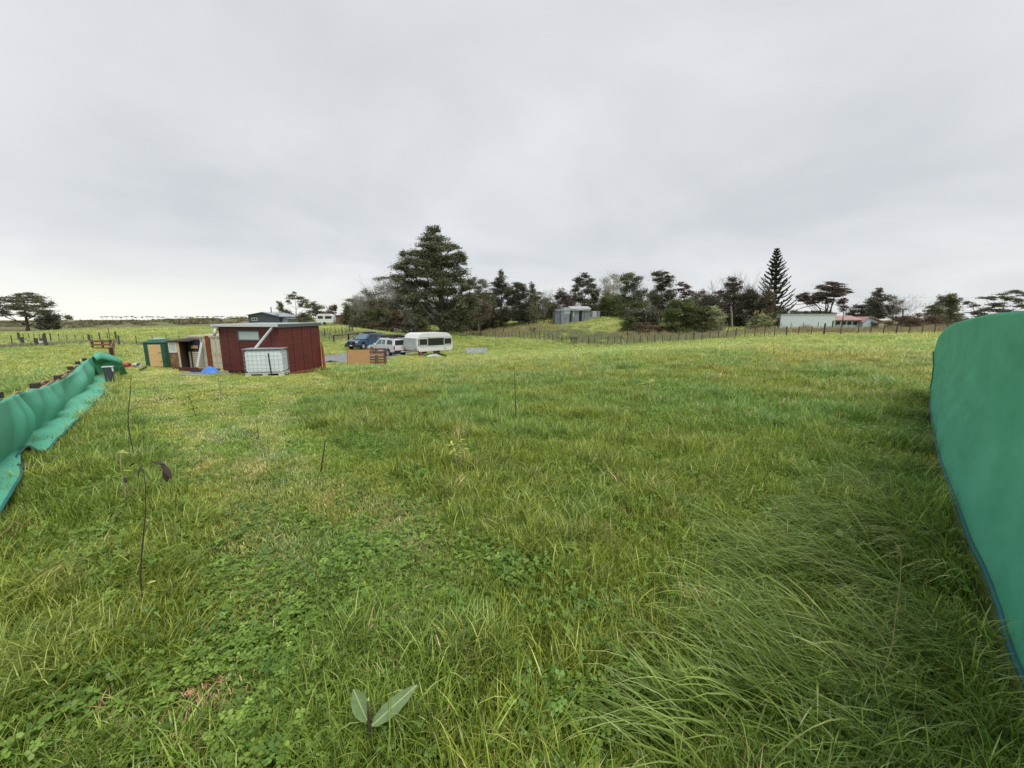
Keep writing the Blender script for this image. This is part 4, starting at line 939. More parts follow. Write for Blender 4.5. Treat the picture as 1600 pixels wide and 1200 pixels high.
for a, b, mm in ((xa, xb, 'glass_wind'), (xb+.05, xc, 'black'), (xc+.05, xd, 'glass_wind')):
    f = MB()
    for q in ((a, b, zl-.02, zl+.03), (a, b, zh, zh+.05), (a, a+.05, zl+.032, zh-.002), (b-.05, b, zl+.032, zh-.002)): f.box(q[0], q[1], -.035, -.013, q[2], q[3])
    f = f.build('window', M['cara_white' if mm != 'black' else 'black_strap'], cv); MB().box(a+.04, b-.04, -.022, -.014, zl+.02, zh).build('pane', M['glass_dark' if mm == 'black' else 'curtain' if 0 else 'glass_dark'], f)
MB().box(-Lc/2+.3, Lc/2-.3, -.02, .0, Hc_*.80, Hc_*.815).build('trim_strip', M['cage'], cv); MB().box(-Lc/2+.3, Lc/2-.3, -.02, .0, Hc_*.40, Hc_*.412).build('trim_strip', M['cage'], cv)
MB().box(cpx(694), cpx(697), -.02, .0, Hc_*.26, Hc_*.34).build('vent', M['cage'], cv)
# end window (faces left-front)
ew = MB(); xe = -Lc/2-.005
for y0_, y1_ in ((.18, Wc/2-.04), (Wc/2+.04, Wc-.18)): MB().box(xe+.0, xe+.10, y0_, y1_, zl, zh+.04).build('end_window', M['curtain'], cv)
MB().box(xe-.015, xe+.12, .1, Wc-.1, zh+.042, zh+.10).build('window_trim', M['cara_white'], cv); MB().box(xe-.015, xe+.12, .1, Wc-.1, zl-.07, zl-.002).build('window_trim', M['cara_white'], cv)
for y in (.25, Wc-.25): MB().box(xe-.03, xe+.05, y-.08, y+.08, Hc_*.28, Hc_*.33).build('lamp', M['lamp_red'], cv)
wheel(cv, .2, .12, .32, .2); wheel(cv, .2, Wc-.12, .32, .2)
MB().bar((-Lc/2+.2, Wc/2, .45), (-Lc/2-1.0, Wc/2, .45), .08).build('drawbar', M['cage'], cv)
for x in (-Lc/2+.5, Lc/2-.5): MB().tube([(x, .15, 0), (x, .15, .45)], .03, 6).build('jack', M['cage'], cv)
# boards in front of the caravan
def slab(name, pts, th, m, label, cat):
    o = MB().add([tuple(p) for p in pts]+[tuple(p+Vector((0, .0, -th))) for p in pts], [(0,1,2,3),(7,6,5,4),(0,4,5,1),(1,5,6,2),(2,6,7,3),(3,7,4,0)]).build(name, M[m], None); tag(o, label, cat); return o
slab('canvas_sheet', [P(653,548.5,36.4), P(653.5,557,36.2), P(671,558,35.9), P(664,554,36.1)], .03, 'maroon', 'dark maroon canvas hanging at the near corner of the caravan', 'canvas')
slab('sheet_board', [P(666,556,35.6), P(671,558.5,35.3), P(690,555.5,35.7), P(684,551.5,36.6)], .04, 'stone_pale', 'pale board propped in the grass before the caravan', 'board')
o = MB().bar(P(677.5,549.5,36.3), P(697,556.5,35.5), .10, .16).build('plank', M['wood_dark'], None); tag(o, 'dark brown plank slanting down across the front of the caravan', 'plank')
o = MB().bar(P(600,560,33.5), P(628,557,34.5), .16, .05).build('plank', M['white_paint'], None); tag(o, 'long white board lying in the grass behind the white ute', 'board')
# pale trough
p = P(744, 553.5, 41); p.z = gz(p.x, p.y); r = empty('concrete_trough', p, R(3), 'pale mottled trough lying alone in the field right of the caravan', 'trough')
w = 16/600*41; hh = 8.5/600*41
mb = MB(); mb.box(-w, w, 0, .09, .06, hh); mb.box(-w, w, .61, .7, .06, hh); mb.box(-w, -w+.09, .092, .608, .06, hh); mb.box(w-.09, w, .092, .608, .06, hh); mb.box(-w+.09, w-.09, .092, .608, .06, .14); mb.build('trough_body', M['stone_pale'], r, bevel=.02)
for x in (-w+.02, w-.02): MB().box(x-.07, x+.07, .1, .6, -.1, .055).build('block', M['wood_dark'], r)
# black lump and pebbly dip beside the shed
p = hit(516, 568); r = MB().tube([p+Vector((-.5, .1, .02)), p+Vector((0, 0, .10)), p+Vector((.7, .15, .03))], [.06, .13, .05], 7).build('black_sack', M['black'], None, smooth=True); tag(r, 'flattened black plastic sack lying on the wet driveway by the red shed', 'sack')

# ------------------------------------------------------------ fences
POSTM = MB().tube([(0,0,-.35),(0,0,1.0)], [.5,.46], 7).mesh('post', M['post_grey'])
BATM = MB().box(-.5, .5, -.5, .5, 0, 1).mesh('batten', M['batten'])
def wire_fence(pts, label, post_h=1.2, bat_h=1.05, spacing=1.0, every=4, wires=4, post_r=.15, bw=.075, first=0, world=False, heavy=()):
    W3 = pts if world else [G(px, Y) for px, Y in pts]
    root = empty('wire_fence', W3[0], 0, label, 'fence'); o0 = W3[0]
    k = 0; tops = []
    for a, b in zip(W3[:-1], W3[1:]):
        L = math.hypot(b.x-a.x, b.y-a.y); n = max(1, round(L/spacing)); rz = math.atan2(b.y-a.y, b.x-a.x)
        for i in range(n):
            t = i/n; x = a.x+(b.x-a.x)*t; y = a.y+(b.y-a.y)*t; z = gz(x, y)
            j1, j2 = random.uniform(-.04, .04), random.uniform(-.04, .04)
            if (k+first) % every == 0:
                h = post_h*random.uniform(.93, 1.08); q = place('post', POSTM, root, (x-o0.x, y-o0.y, z-o0.z), (j1, j2, 0), (post_r, post_r, h))
            else: place('batten', BATM, root, (x-o0.x, y-o0.y, z-o0.z+.04), (j1, j2, rz), (bw, bw*.7, bat_h*random.uniform(.9, 1.06)))
            tops.append(Vector((x-o0.x, y-o0.y, z-o0.z))); k += 1
    e = W3[-1]; tops.append(e-o0); place('post', POSTM, root, e-o0, (0, 0, 0), (post_r*1.3, post_r*1.3, post_h*1.1))
    for w in range(wires):
        MB().tube([t+Vector((0, 0, .22+w*(bat_h-.3)/max(1, wires-1))) for t in tops], .006, 3, False).build('wire', M['wire'], root)
    return root
wire_fence([(-120,31),(-30,34.5),(20,36.5),(73,38)], 'wire fence running out of the left edge of the photo, behind the pallets', spacing=1.5, every=4)
wire_fence([(30,58),(80,55),(145,53),(182,52)], 'far wire and batten fence between the dark gate post and the slatted gate', spacing=1.55, every=6)
wire_fence([(187,41),(240,43),(300,46),(345,49)], 'wire and batten fence passing behind the green shed and the containers', spacing=1.35, every=5)
wire_fence([(720,86),(748,80),(800,71),(850,65),(900,60),(960,57),(1000,55),(1060,51.5),(1135,48),(1210,44.5),(1287,42)], 'long wire and batten fence running from the white caravan to the white shed', spacing=1.0, every=5, post_r=.13)
wire_fence([(1287,42),(1340,41),(1400,40.2),(1480,39.5),(1600,39)], 'nearer wire fence at the right, in front of the red roofed house', spacing=1.25, every=5, post_r=.14)
wire_fence([(508,60),(525,61.5),(540,63.5),(551,67)], 'sloping batten fence above the driveway, right of the red shed', spacing=.75, every=4, post_h=1.25)
wire_fence([(1215,57),(1255,56),(1300,54)], 'second row of thin posts against the white shed wall', spacing=2.0, every=5)
wire_fence([(700,90),(760,84),(800,86),(820,90)], 'short row of far fence posts on the rise between pine and dark trees', spacing=2.0, every=4)
wire_fence([(980,63),(1050,62),(1120,60),(1190,58)], 'weathered back fence in the dry grass before the round bushes', spacing=1.6, every=4)
def rail_fence(pts, label, h, rails, m='wood_dark', sp=2.2, w=.14):
    W3 = [G(px, Y) for px, Y in pts]; o0 = W3[0]; r = empty('rail_fence', o0, 0, label, 'fence')
    for a, b in zip(W3[:-1], W3[1:]):
        n = max(1, round((b-a).length/sp))
        for i in range(n+1):
            p = a.lerp(b, i/n); p.z = gz(p.x, p.y); MB().box(-w/2, w/2, -w/2, w/2, -.3, h).build('post', M[m], r).location = p-o0
        for z in rails: MB().bar(a-o0+Vector((0, -.09, z)), b-o0+Vector((0, -.09, z)), .04, .12).build('rail', M[m], r)
    return r
rail_fence([(522,54),(545,55.5),(560,57)], 'low rail fence above the driveway, left of the blue vehicle', 1.0, (.95,), sp=2.4)
rail_fence([(568,57),(583,58)], 'small dark gate frame just above the blue vehicle', 1.1, (1.05, .6), sp=1.6)
rail_fence([(826,86),(850,85),(872,84)], 'brown stockyard rails left of the corrugated iron shed', 1.15, (1.1, .7), sp=2.0, w=.2)
rail_fence([(938,88),(960,87)], 'grey rails at the right end of the corrugated iron shed', 1.3, (1.25, .7), sp=2.0, w=.16)
rail_fence([(617,72),(626,70)], 'pale leaning gate rails at the foot of the bushes', 1.3, (1.2, .8), 'bark_pale', sp=1.2)
rail_fence([(640,62),(652,61)], 'short dark post and rail piece behind the white caravan', 1.3, (1.2, .8), sp=1.0)
# gate gap at far left: heavy posts, slack wires, small white trough
for px, py, Y, h, lab in [(37,542,38,.95,'thick dark leaning post left of the white box'),(58,541,37.5,.85,'short dark post beside the white box'),(65,539,40,.75,'low stub post right of the white box'),(73,541,37.5,1.2,'tallest dark strainer post at the far left gateway'),(30,531,57,1.1,'dark leaning post standing behind the far left gateway'),(140,533,54,1.0,'dark post at the end of the far left battens')]:
    p = G(px, Y); r = empty('gateway_post', p, 0, lab, 'post', 'heavy posts of the far left gateway'); MB().tube([(0,0,-.3),(random.uniform(-.1,.1),0,h)], [.15,.13], 8).build('post_body', M['post_grey'], r)
p = G(61, 39); r = empty('white_box', p, R(10), 'small white trough between the dark posts of the far left gateway', 'trough'); MB().box(-.35, .35, 0, .4, .25, .5).build('box_body', M['white_paint'], r, bevel=.03); MB().box(-.3, .3, .05, .35, 0, .248).build('stand', M['wood_dark'], r)
a, b = G(37, 38), G(58, 37.5); o = MB().tube([a+Vector((0,0,.9)), a.lerp(b,.5)+Vector((0,0,.55)), b+Vector((0,0,.5))], .03, 5).build('slack_wire', M['wood_dark'], None); tag(o, 'sagging dark cable between two posts of the far left gateway', 'cable')

# ------------------------------------------------------------ buildings beyond
# slate blue gabled house
g0 = P(388, 505, 105); gb = empty('gabled_house', (g0.x, g0.y, gz(g0.x, g0.y)), 0, 'slate blue gabled house with a chimney flue beyond the red shed', 'house')
def pxl(px, py): q = P(px, py, 105); return (q.x-g0.x, q.z-gb.location.z)
a, b, c_, d_ = pxl(387.5,492.5), pxl(411,488), pxl(438,494.5), pxl(387.5,506)
xr = pxl(437,500)[0]
MB().prism([(a[0], 0), a, b, (xr, c_[1]), (xr, 0)], 0, 9).build('wall', M['slate_blue'], gb)
for i in range(14):
    z = .3*i+.3
    if z < a[1]: MB().box(a[0], xr, -.035, -.004, z, z+.24).build('weatherboard', M['slate_blue'], gb)
def slope(p, q, y0, y1, th=.12):
    m = MB(); m.add([(p[0], y0, p[1]), (q[0], y0, q[1]), (q[0], y1, q[1]), (p[0], y1, p[1]), (p[0], y0, p[1]+th), (q[0], y0, q[1]+th), (q[0], y1, q[1]+th), (p[0], y1, p[1]+th)], [(0,3,2,1),(4,5,6,7),(0,1,5,4),(1,2,6,5),(2,3,7,6),(3,0,4,7)]); return m
slope((a[0]-.4, a[1]-.06), b, -.5, 9.3).build('roof', M['roof_metal'], gb); slope((b[0]+.01, b[1]), (xr+.6, c_[1]-.1), -.5, 9.3).build('roof', M['roof_metal'], gb)
MB().tube([(b[0]+.4, 3, b[1]-.3), (b[0]+.4, 3, b[1]+1.5)], .16, 8).build('flue', M['iron_grey'], gb)
w0, w1 = pxl(393,496.5), pxl(402.5,501); 
wf = MB(); wf.box(w0[0], w1[0], -.08, -.04, w1[1], w0[1]); wf = wf.build('window', M['white_paint'], gb); MB().box(w0[0]+.15, (w0[0]+w1[0])/2-.06, -.1, -.082, w1[1]+.12, w0[1]-.12).build('pane', M['glass_dark'], wf); MB().box((w0[0]+w1[0])/2+.06, w1[0]-.15, -.1, -.082, w1[1]+.12, w0[1]-.12).build('pane', M['glass_dark'], wf)
MB().box(xr, xr+1.6, 1.0, 8, 0, c_[1]-.5).build('side_room', M['iron_grey'], gb); slope((xr-.2, c_[1]-.4), (xr+2.2, c_[1]-.6), .8, 8.2).build('side_roof', M['roof_metal'], gb)
# distant caravan
q = P(508, 509, 92); q.z = gz(q.x, q.y); fcv, _ = caravan(q+Vector((0, 0, .25)), R(8), 3.9, 2.1, 2.5, 'small distant white caravan on the hill right of the slate blue house', False)
for a, b in ((-1.5, -.35), (.1, 1.6)): MB().box(a, b, -.02, -.001, 1.35, 2.0).build('window', M['glass_dark'], fcv)
wheel(fcv, -.1, .1, .33, .2)
p = G(496, 90); r = empty('garden_bench', p, R(10), 'small pale table below the distant caravan', 'table'); MB().box(-.8, .8, -.3, .3, .7, .76).build('table_top', M['white_paint'], r)
for x in (-.7, .7): MB().box(x-.04, x+.04, -.25, .25, 0, .698).build('leg', M['white_paint'], r)
p = G(530, 98); r = empty('brown_hut', p, 0, 'small brown hut with a pale flat roof among the bushes right of the distant caravan', 'hut'); MB().box(-1.4, 1.3, 0, 2.4, 0, 2.3).build('wall', M['brown_hut'], r); MB().box(-1.7, 1.5, -.2, 2.6, 2.31, 2.43).build('roof', M['cream_slat'], r)

# corrugated iron shed
YS = 80.0; s0 = P(905, 504, YS); cs = empty('corrugated_shed', (s0.x, YS, s0.z), 0, 'patchwork grey corrugated iron shed standing on the grassy rise', 'shed')
def sp(px, py): q = P(px, py, YS); return q.x-s0.x, q.z-s0.z
def corr(name, x0, x1, z0, z1, y, m, pitch=.15):
    n = max(4, int((x1-x0)/pitch*2)); rows = []
    for i in range(n+1): rows.append([(x0+(x1-x0)*i/n, y+(.03 if i % 2 else 0), z0), (x0+(x1-x0)*i/n, y+(.03 if i % 2 else 0), z1)])
    return solid(MB().grid(rows).build(name, M[m], cs), .006)
def rect(px0, px1, py0, py1): a = sp(px0, py1); b = sp(px1, py0); return a[0], b[0], a[1], b[1]
x0, x1, z0, z1 = rect(876,938,486,506); zb = z0
MB().box(rect(876,938,0,1)[0]+.1, rect(876,938,0,1)[1]-.1, .2, 5.5, zb, sp(0,486)[1]).build('wall_core', M['iron_dark'], cs)
for (a, b, c, d, m) in [(876.5,881,480.5,491,'iron_grey'),(881,891.5,480.5,490.5,'iron_light'),(876.5,890,491,506,'iron_grey'),(895,898,485.5,495,'iron_light'),(893,895,485.5,506,'iron_grey'),(895,898,495,506,'iron_grey'),(898,905,485,506,'iron_grey'),(909,912.5,486,506,'iron_grey'),(912.5,922,485.5,506,'iron_grey'),
                        (922,925.5,486,496,'iron_dark'),(925.5,933,486,495.5,'iron_light'),(922,925.5,496,506,'iron_grey'),(925.5,933,495.5,506,'iron_grey'),(933,938,486,506,'iron_grey')]:
    X0, X1, Z0, Z1 = rect(a, b, c, d); corr('iron_sheet', X0+.01, X1-.01, Z0, Z1, -.0, m)
X0, X1, Z0, Z1 = rect(873,877,491,506); MB().box(X0, X1, .3, 2.5, Z0, Z1).build('lean_to', M['iron_light'], cs)
X0, X1, Z0, Z1 = rect(876,892,480,486); MB().box(X0+.02, X1-.02, .1, 5.0, Z0, Z1-.02).build('upper_wall', M['iron_grey'], cs)
X0, X1, Z0, Z1 = rect(891.5,924,478.2,482.8)
r_ = slope((X0, Z0), (X1, Z0), 0, 1).v
m_ = MB(); m_.add([(X0,-.1,Z0),(X1,-.1,Z0),(X1,3.5,Z1),(X0,3.5,Z1),(X0,-.1,Z0+.08),(X1,-.1,Z0+.08),(X1,3.5,Z1+.08),(X0,3.5,Z1+.08)], [(0,3,2,1),(4,5,6,7),(0,1,5,4),(1,2,6,5),(2,3,7,6),(3,0,4,7)]); m_.build('roof', M['iron_light'], cs)
X0, X1, _, _ = rect(904,938.5,0,1); zt = sp(0,485)[1]; MB().box(X0, X1, -.35, 5.6, zt, zt+.18).build('roof', M['iron_light'], cs)
X0, X1, _, _ = rect(876,904,0,1); MB().box(X0, X1, -.12, -.05, sp(0,485)[1], sp(0,484)[1]+.02).build('fascia', M['iron_light'], cs)
X0, X1, Z0, Z1 = rect(905,909,486.5,506); MB().box(X0, X1, -.02, .1, Z0, Z1).build('doorway_shade', M['black'], cs)  # flat black panel painted in for the shade inside, no opening cut
X0, X1, Z0, Z1 = rect(890,893,490,506); MB().box(X0, X1, -.02, .1, Z0, Z1).build('doorway_shade', M['black'], cs)  # the narrower gap gets its shade from a black panel as well
# white shed at right
WA = R(-16); s0 = P(1217.5, 518, 63); s0.z = gz(s0.x, 63); ws = empty('white_shed', s0, WA, 'long plain pale blue white shed right of the tall tiered pine', 'shed')
wdx = Vector((math.cos(WA), math.sin(WA), 0)); WL = along(s0, wdx, 1304.5, 500); WH = P(1217.5, 492, 63).z - s0.z
npan = 12; pw = WL/npan
pm_ = MB().box(0, pw-.006, -.02, .02, .05, WH).mesh('wall_panel', M['shed_white'])
for i in range(npan): place('wall_panel', pm_, ws, (i*pw, 0, 0))
MB().box(.03, WL-.03, .03, 3.0, 0, WH-.03).build('shell', M['shed_white'], ws)
MB().box(-.05, WL+.1, -.12, 3.1, WH+.005, WH+.14).build('roof', M['iron_light'], ws, bevel=.02); MB().box(0, WL, -.03, .02, -.1, .045).build('base_board', M['wood_dark'], ws)
# red roofed house
YR = 88.0; s0 = P(1345, 512, YR); s0.z = gz(s0.x, YR); rh = empty('red_roof_house', s0, 0, 'low house with a faded red roof and pale blue gable behind the right fence', 'house')
def rp(px, py): q = P(px, py, YR); return q.x-s0.x, q.z-s0.z
a = rp(1303,505); b = rp(1351,505); zt = rp(0,497.2)[1]; ze = rp(0,500.5)[1]
MB().box(a[0], b[0]+1.5, .6, 7, 0, ze).build('wall', M['gable_blue'], rh)
m_ = MB(); m_.add([(a[0]-.2,0,ze),(b[0],0,ze),(b[0],3.8,zt+.5),(a[0]-.2,3.8,zt+.5),(a[0]-.2,0,ze+.12),(b[0],0,ze+.12),(b[0],3.8,zt+.62),(a[0]-.2,3.8,zt+.62)], [(0,3,2,1),(4,5,6,7),(0,1,5,4),(1,2,6,5),(2,3,7,6),(3,0,4,7)]); m_.build('roof', M['roof_pink'], rh)
g1, g2, g3 = rp(1346,503), rp(1355,495.5), rp(1369,502.5)
MB().prism([(g1[0], 0), g1, g2, g3, (g3[0], 0)], -.4, 6).build('gable', M['gable_blue'], rh)
slope((g1[0]-.3, g1[1]-.1), g2, -.7, 6).build('roof', M['roof_pink'], rh); slope((g2[0]+.01, g2[1]), (rp(1381,504)[0], rp(0,504)[1]), -.7, 6).build('roof', M['roof_pink'], rh)
w = rp(1340,502); 
for k in range(4): wx = rp(1310+k*9,502)[0]; MB().box(wx, wx+.9, .56, .62, .9, ze-.25).build('window', M['glass_dark'], rh)
MB().box(rp(1381,0)[0]-3, rp(1400,0)[0], 1, 5, 0, 1.7).build('side_wall', M['iron_dark'], rh)
# power line
a1, a2 = P(1290, 461, 105), P(1760, 458, 80); b1, b2 = P(1290, 475, 105), P(1760, 474, 80)
pl = empty('power_line', a1, 0, 'two thin power wires crossing the sky above the right trees', 'power line')
for u, v in ((a1, a2), (b1, b2)):
    MB().tube([u.lerp(v, t)-a1-Vector((0, 0, .8*math.sin(math.pi*t)-.0)) for t in [i/16 for i in range(17)]], .014, 4).build('wire', M['wire'], pl)
g = G(1290, 105); MB().tube([g-a1, Vector((0, 0, .6))], [.16, .11], 8).build('pole', M['post_grey'], pl)
g2_ = Vector((a2.x, a2.y, gz(a2.x, a2.y))); MB().tube([g2_-a1, a2-a1+Vector((0, 0, .6))], [.16, .11], 8).build('pole', M['post_grey'], pl)
# ------------------------------------------------------------ trees
LM = {
 'pine': leaf_mat('pine_needles', (0.058,0.070,0.036), (0.218,0.224,0.122), .15, .7),
 'dark': leaf_mat('dark_evergreen_leaves', (0.044,0.049,0.031), (0.160,0.154,0.092), .12, .6),
 'dim': leaf_mat('dull_green_leaves', (0.074,0.081,0.046), (0.243,0.237,0.134), .2, .6),
 'olive': leaf_mat('olive_bush_leaves', (0.058,0.070,0.028), (0.192,0.211,0.096), .2, .55),
 'bright': leaf_mat('fresh_green_leaves', (0.064,0.090,0.028), (0.218,0.256,0.090), .25, .5),
 'grey': leaf_mat('grey_green_gum_leaves', (0.090,0.096,0.070), (0.256,0.256,0.192), .25, .6),
 'pale': leaf_mat('pale_olive_leaves', (0.192,0.211,0.102), (0.461,0.474,0.269), .25, .6),
 'plume': leaf_mat('pinkish_flowering_leaves', (.06,.055,.04), (.30,.25,.19), .2, .7),
 'red': leaf_mat('dark_reddish_leaves', (0.051,0.040,0.033), (0.198,0.134,0.105), .12, .6),
 'brown': leaf_mat('dry_brown_twigs', (0.077,0.054,0.038), (0.243,0.166,0.109), .15, .8),
 'norfolk': leaf_mat('norfolk_needles', (0.033,0.049,0.028), (0.109,0.128,0.072), .1, .7),
 'distant': leaf_mat('haze_grey_leaves', (.16,.18,.18), (.26,.28,.27), .1, .8),  # pale haze of distance painted into the leaf colour
 'tan': leaf_mat('dry_tan_grass', (.27,.22,.11), (.52,.46,.27), .25, .8),
 'yellow': leaf_mat('yellow_leaves', (.30,.28,.05), (.52,.48,.14), .3, .5),
}
def leaf_cloud(centers, radii, counts, size, rg, flat=.75, sub=10, lump=.34, stretch=1.0):
    """irregular leaf triangles grouped in lumps inside ellipsoids; returns verts, faces, shade"""
    VV, SS = [], []
    for (c, r, n) in zip(centers, radii, counts):
        ns = max(3, int(sub)); d = rg.normal(size=(ns, 3)); d /= np.linalg.norm(d, axis=1)[:, None]
        d[:, 2] = np.abs(d[:, 2])*np.where(rg.random(ns) < .58, 1, -1)
        sc = c + d*r*rg.uniform(.15, .85, (ns, 1)); sshade = np.clip(rg.normal(.45, .2, ns), 0, 1)
        an = rg.uniform(.6, 1.5, (ns, 3)); which = rg.integers(0, ns, n); off = rg.normal(size=(n, 3)); off /= np.linalg.norm(off, axis=1)[:, None]
        off *= rg.random((n, 1))**.4 * lump * 1.2; off[:, 2] *= flat
        off *= an[which]; wide = rg.random(n) < .13; off[wide] *= 1.7; off[wide, 2] += .12*rg.random(wide.sum())
        p = sc[which] + off*r*rg.uniform(.7, 1.4, (n, 1)) * np.array([1.15, 1.15, .9])
        a = rg.normal(size=(n, 3)); a /= np.linalg.norm(a, axis=1)[:, None]; a[:, 2] *= .7
        b = rg.normal(size=(n, 3)); b = np.cross(a, b); b /= np.linalg.norm(b, axis=1)[:, None]+1e-9
        s = size*rg.uniform(.5, 1.5, (n, 1))
        v = np.stack([p - a*s*.5*stretch, p + b*s*.42, p + a*s*.6*stretch + b*s*.05], 1)
        VV.append(v.reshape(-1, 3)); sh = np.clip(sshade[which]+rg.normal(0, .16, n), 0, 1); SS.append(np.repeat(sh, 3))
    V = np.concatenate(VV); return V, np.arange(len(V)).reshape(-1, 3), np.concatenate(SS)
TREE_N = 0; DENS = 1.0
def tree(name, label, px, Y, clumps, leaf='dark', dens=1.0, size=.30, bark='bark', trunk_r=None, depth=.85, lean=0.0, group=None, sub=10, lump=.34, cat='tree', trunk_px=None, forks=1, twigs=0, flat=.75, stretch=1.0, dx=0.0):
    """clumps: (px, py, rx, ry) in photo pixels at distance Y; real 3D ellipsoids"""
    global TREE_N; TREE_N += 1; rg = np.random.default_rng(100+TREE_N); rnd = random.Random(TREE_N)
    base = G(px, Y); root = empty(name, base, 0, label, cat, group); b0 = np.array(base)
    k = Y/600.0; cs, rs, ns = [], [], []
    for (cx, cy, rx, ry) in clumps:
        rr = np.array([rx*k*1.22, 0.0, ry*k*1.5]); rr[1] = max(.5*(rr[0]+rr[2])*.9, .2)
        cpos = np.array(P(cx, cy, Y)) - b0; spread = depth*min(3.0, .9*max(0.5, cpos[2]*.22)); cpos[1] += rnd.uniform(-spread, spread)
        f = (Y+cpos[1])/Y; cpos[0] = (cpos[0]+b0[0])*f-b0[0]; cpos[2] = (cpos[2]+b0[2]-EYE)*f+EYE-b0[2]
        cs.append(cpos); rs.append(rr); ns.append(int(max(120, min(4200, dens*(rr[0]*rr[1]+rr[0]*rr[2]+rr[1]*rr[2])*150*(.30/size)**2*DENS))))
    if cat == 'bush':            # foliage down to the ground
        for c, r, n in list(zip(cs, rs, ns)):
            if c[2] > r[2]*.7 and c[2]-r[2] < 2.5:
                cs.append(np.array([c[0], c[1], c[2]*.35])); rs.append(np.array([r[0]*.95, r[1], max(.3, c[2]*.4)])); ns.append(int(n*.6))
    V, F, S = leaf_cloud(cs, rs, ns, size, rg, flat, sub, lump, stretch)
    zmin = .02; V[:, 2] = np.maximum(V[:, 2], gz(base.x, base.y)-base.z+zmin*0)
    me = np_mesh('crown', V, F, LM[leaf], {'shade': ('POINT', S)}); o = link(bpy.data.objects.new('crown', me)); o.parent = root
    top = max(c[2] for c in cs); mean = np.mean(cs, 0); H = top
    tr = trunk_r or max(.07, H*.02)
    # trunk
    mb = MB(); tp = []; m = 7
    tx = mean[0]*.75 if trunk_px is None else (P(trunk_px, 500, Y).x-b0[0]); ty = mean[1]*.5
    for i in range(m+1):
        t = i/m; tp.append(Vector((tx*t**1.2 + .04*H*math.sin(t*5+TREE_N)*t*.5, ty*t, -.3 + (H*.82+.3)*t)))
    rad = [tr*(1.25 if i == 0 else 1)*(1-.8*i/m) for i in range(m+1)]
    if cat != 'bush': mb.tube(tp, rad, 8)
    def tpt(z):
        t = max(0, min(1, (z+.3)/(H*.82+.3))); i = min(int(t*m), m-1); return tp[i].lerp(tp[i+1], t*m-i), tr*(1-.8*t)
    for c, r in zip(cs, rs):
        c = Vector(c); z0 = max(H*.12, min(H*.78, c.z - .55*math.hypot(c.x-tx*.5, c.y) - .06*H)); p0, r0 = tpt(z0) if cat != 'bush' else (Vector((c.x*.25, c.y*.25, -.1)), tr)
        L = (c-p0).length
        if L < .3: continue
        mid = p0.lerp(c, .5) + Vector((rnd.uniform(-.08, .08)*L, rnd.uniform(-.08, .08)*L, -.06*L))
        br = min(r0*.6, max(.03, L*.020)); mb.tube([p0, mid, c], [br, br*.65, br*.3], 5)
        for q in range(3+twigs):
            e = c + Vector((rnd.uniform(-.9, .9)*r[0], rnd.uniform(-.9, .9)*r[1], rnd.uniform(-.3, 1.0)*r[2])); s0 = mid.lerp(c, rnd.uniform(.2, 1))
            mb.tube([s0, s0.lerp(e, .55)+Vector((0, 0, .05*L)), e], [br*.4, br*.25, .012], 4)
    mb.build('trunk' if cat != 'bush' else 'stems', M[bark], root, smooth=True)
    return root
def bare_tree(label, px, Y, top_py, spread, bark='bark_pale', n=5, seed=0, lean=0, r=.09, name='bare_tree', levels=4):
    rnd = random.Random(900+seed); base = G(px, Y); H = P(px, top_py, Y).z-base.z; k = Y/600; root = empty(name, base, 0, label, 'tree'); mb = MB()
    def grow(p, d, L, rr, lv):
        q = p + d*L*.5 + Vector((rnd.uniform(-.06, .06), rnd.uniform(-.06, .06), 0))*L; e = q + (d+Vector((rnd.uniform(-.15, .15), rnd.uniform(-.15, .15), .12))).normalized()*L*.5
        mb.tube([p, q, e], [rr, rr*.8, rr*.6], 5 if lv > 2 else 3, False)
        if lv == 0: return
        for i in range(rnd.randint(2, 3)+(lv == levels)):
            a = rnd.random()*6.283; sp = rnd.uniform(.3, .75); nd = (d + Vector((math.cos(a)*sp, math.sin(a)*sp, .15))).normalized()
            grow(e if i else q.lerp(e, .5), nd, L*rnd.uniform(.6, .85), max(rr*.58, .012), lv-1)
    for i in range(n):
        a = i*2.4+seed; grow(Vector((0, 0, -.2)), Vector((math.cos(a)*spread+lean, math.sin(a)*spread, 1)).normalized(), H*.36, r, levels)
    mb.build('branches', M[bark], root); return root

# far left
tree('macrocarpa_tree', 'broad dark wind-shaped tree at the far left skyline', 44, 112, [(15,470,18,6),(40,466,18,7),(60,470,12,7),(25,481,20,6),(50,481,18,7),(72,477,10,5),(8,488,14,5),(40,492,14,6),(68,490,12,8),(-14,478,16,8),(28,462,8,4),(46,460,7,4),(80,474,4,4)], 'dim', .8, .34, trunk_r=.45, sub=12, flat=.4, depth=.6)
tree('dense_shrub', 'rounded dark shrub at the right foot of the far left tree', 76, 108, [(76,497,12,9),(84,501,8,6),(66,503,10,5)], 'dark', 1.6, .35, cat='bush')
tree('small_tree', 'tiny pale tree on the skyline right of the far left tree', 105, 175, [(104,496,6,3),(110,498,5,3)], 'dim', 1.0, .6, cat='tree')
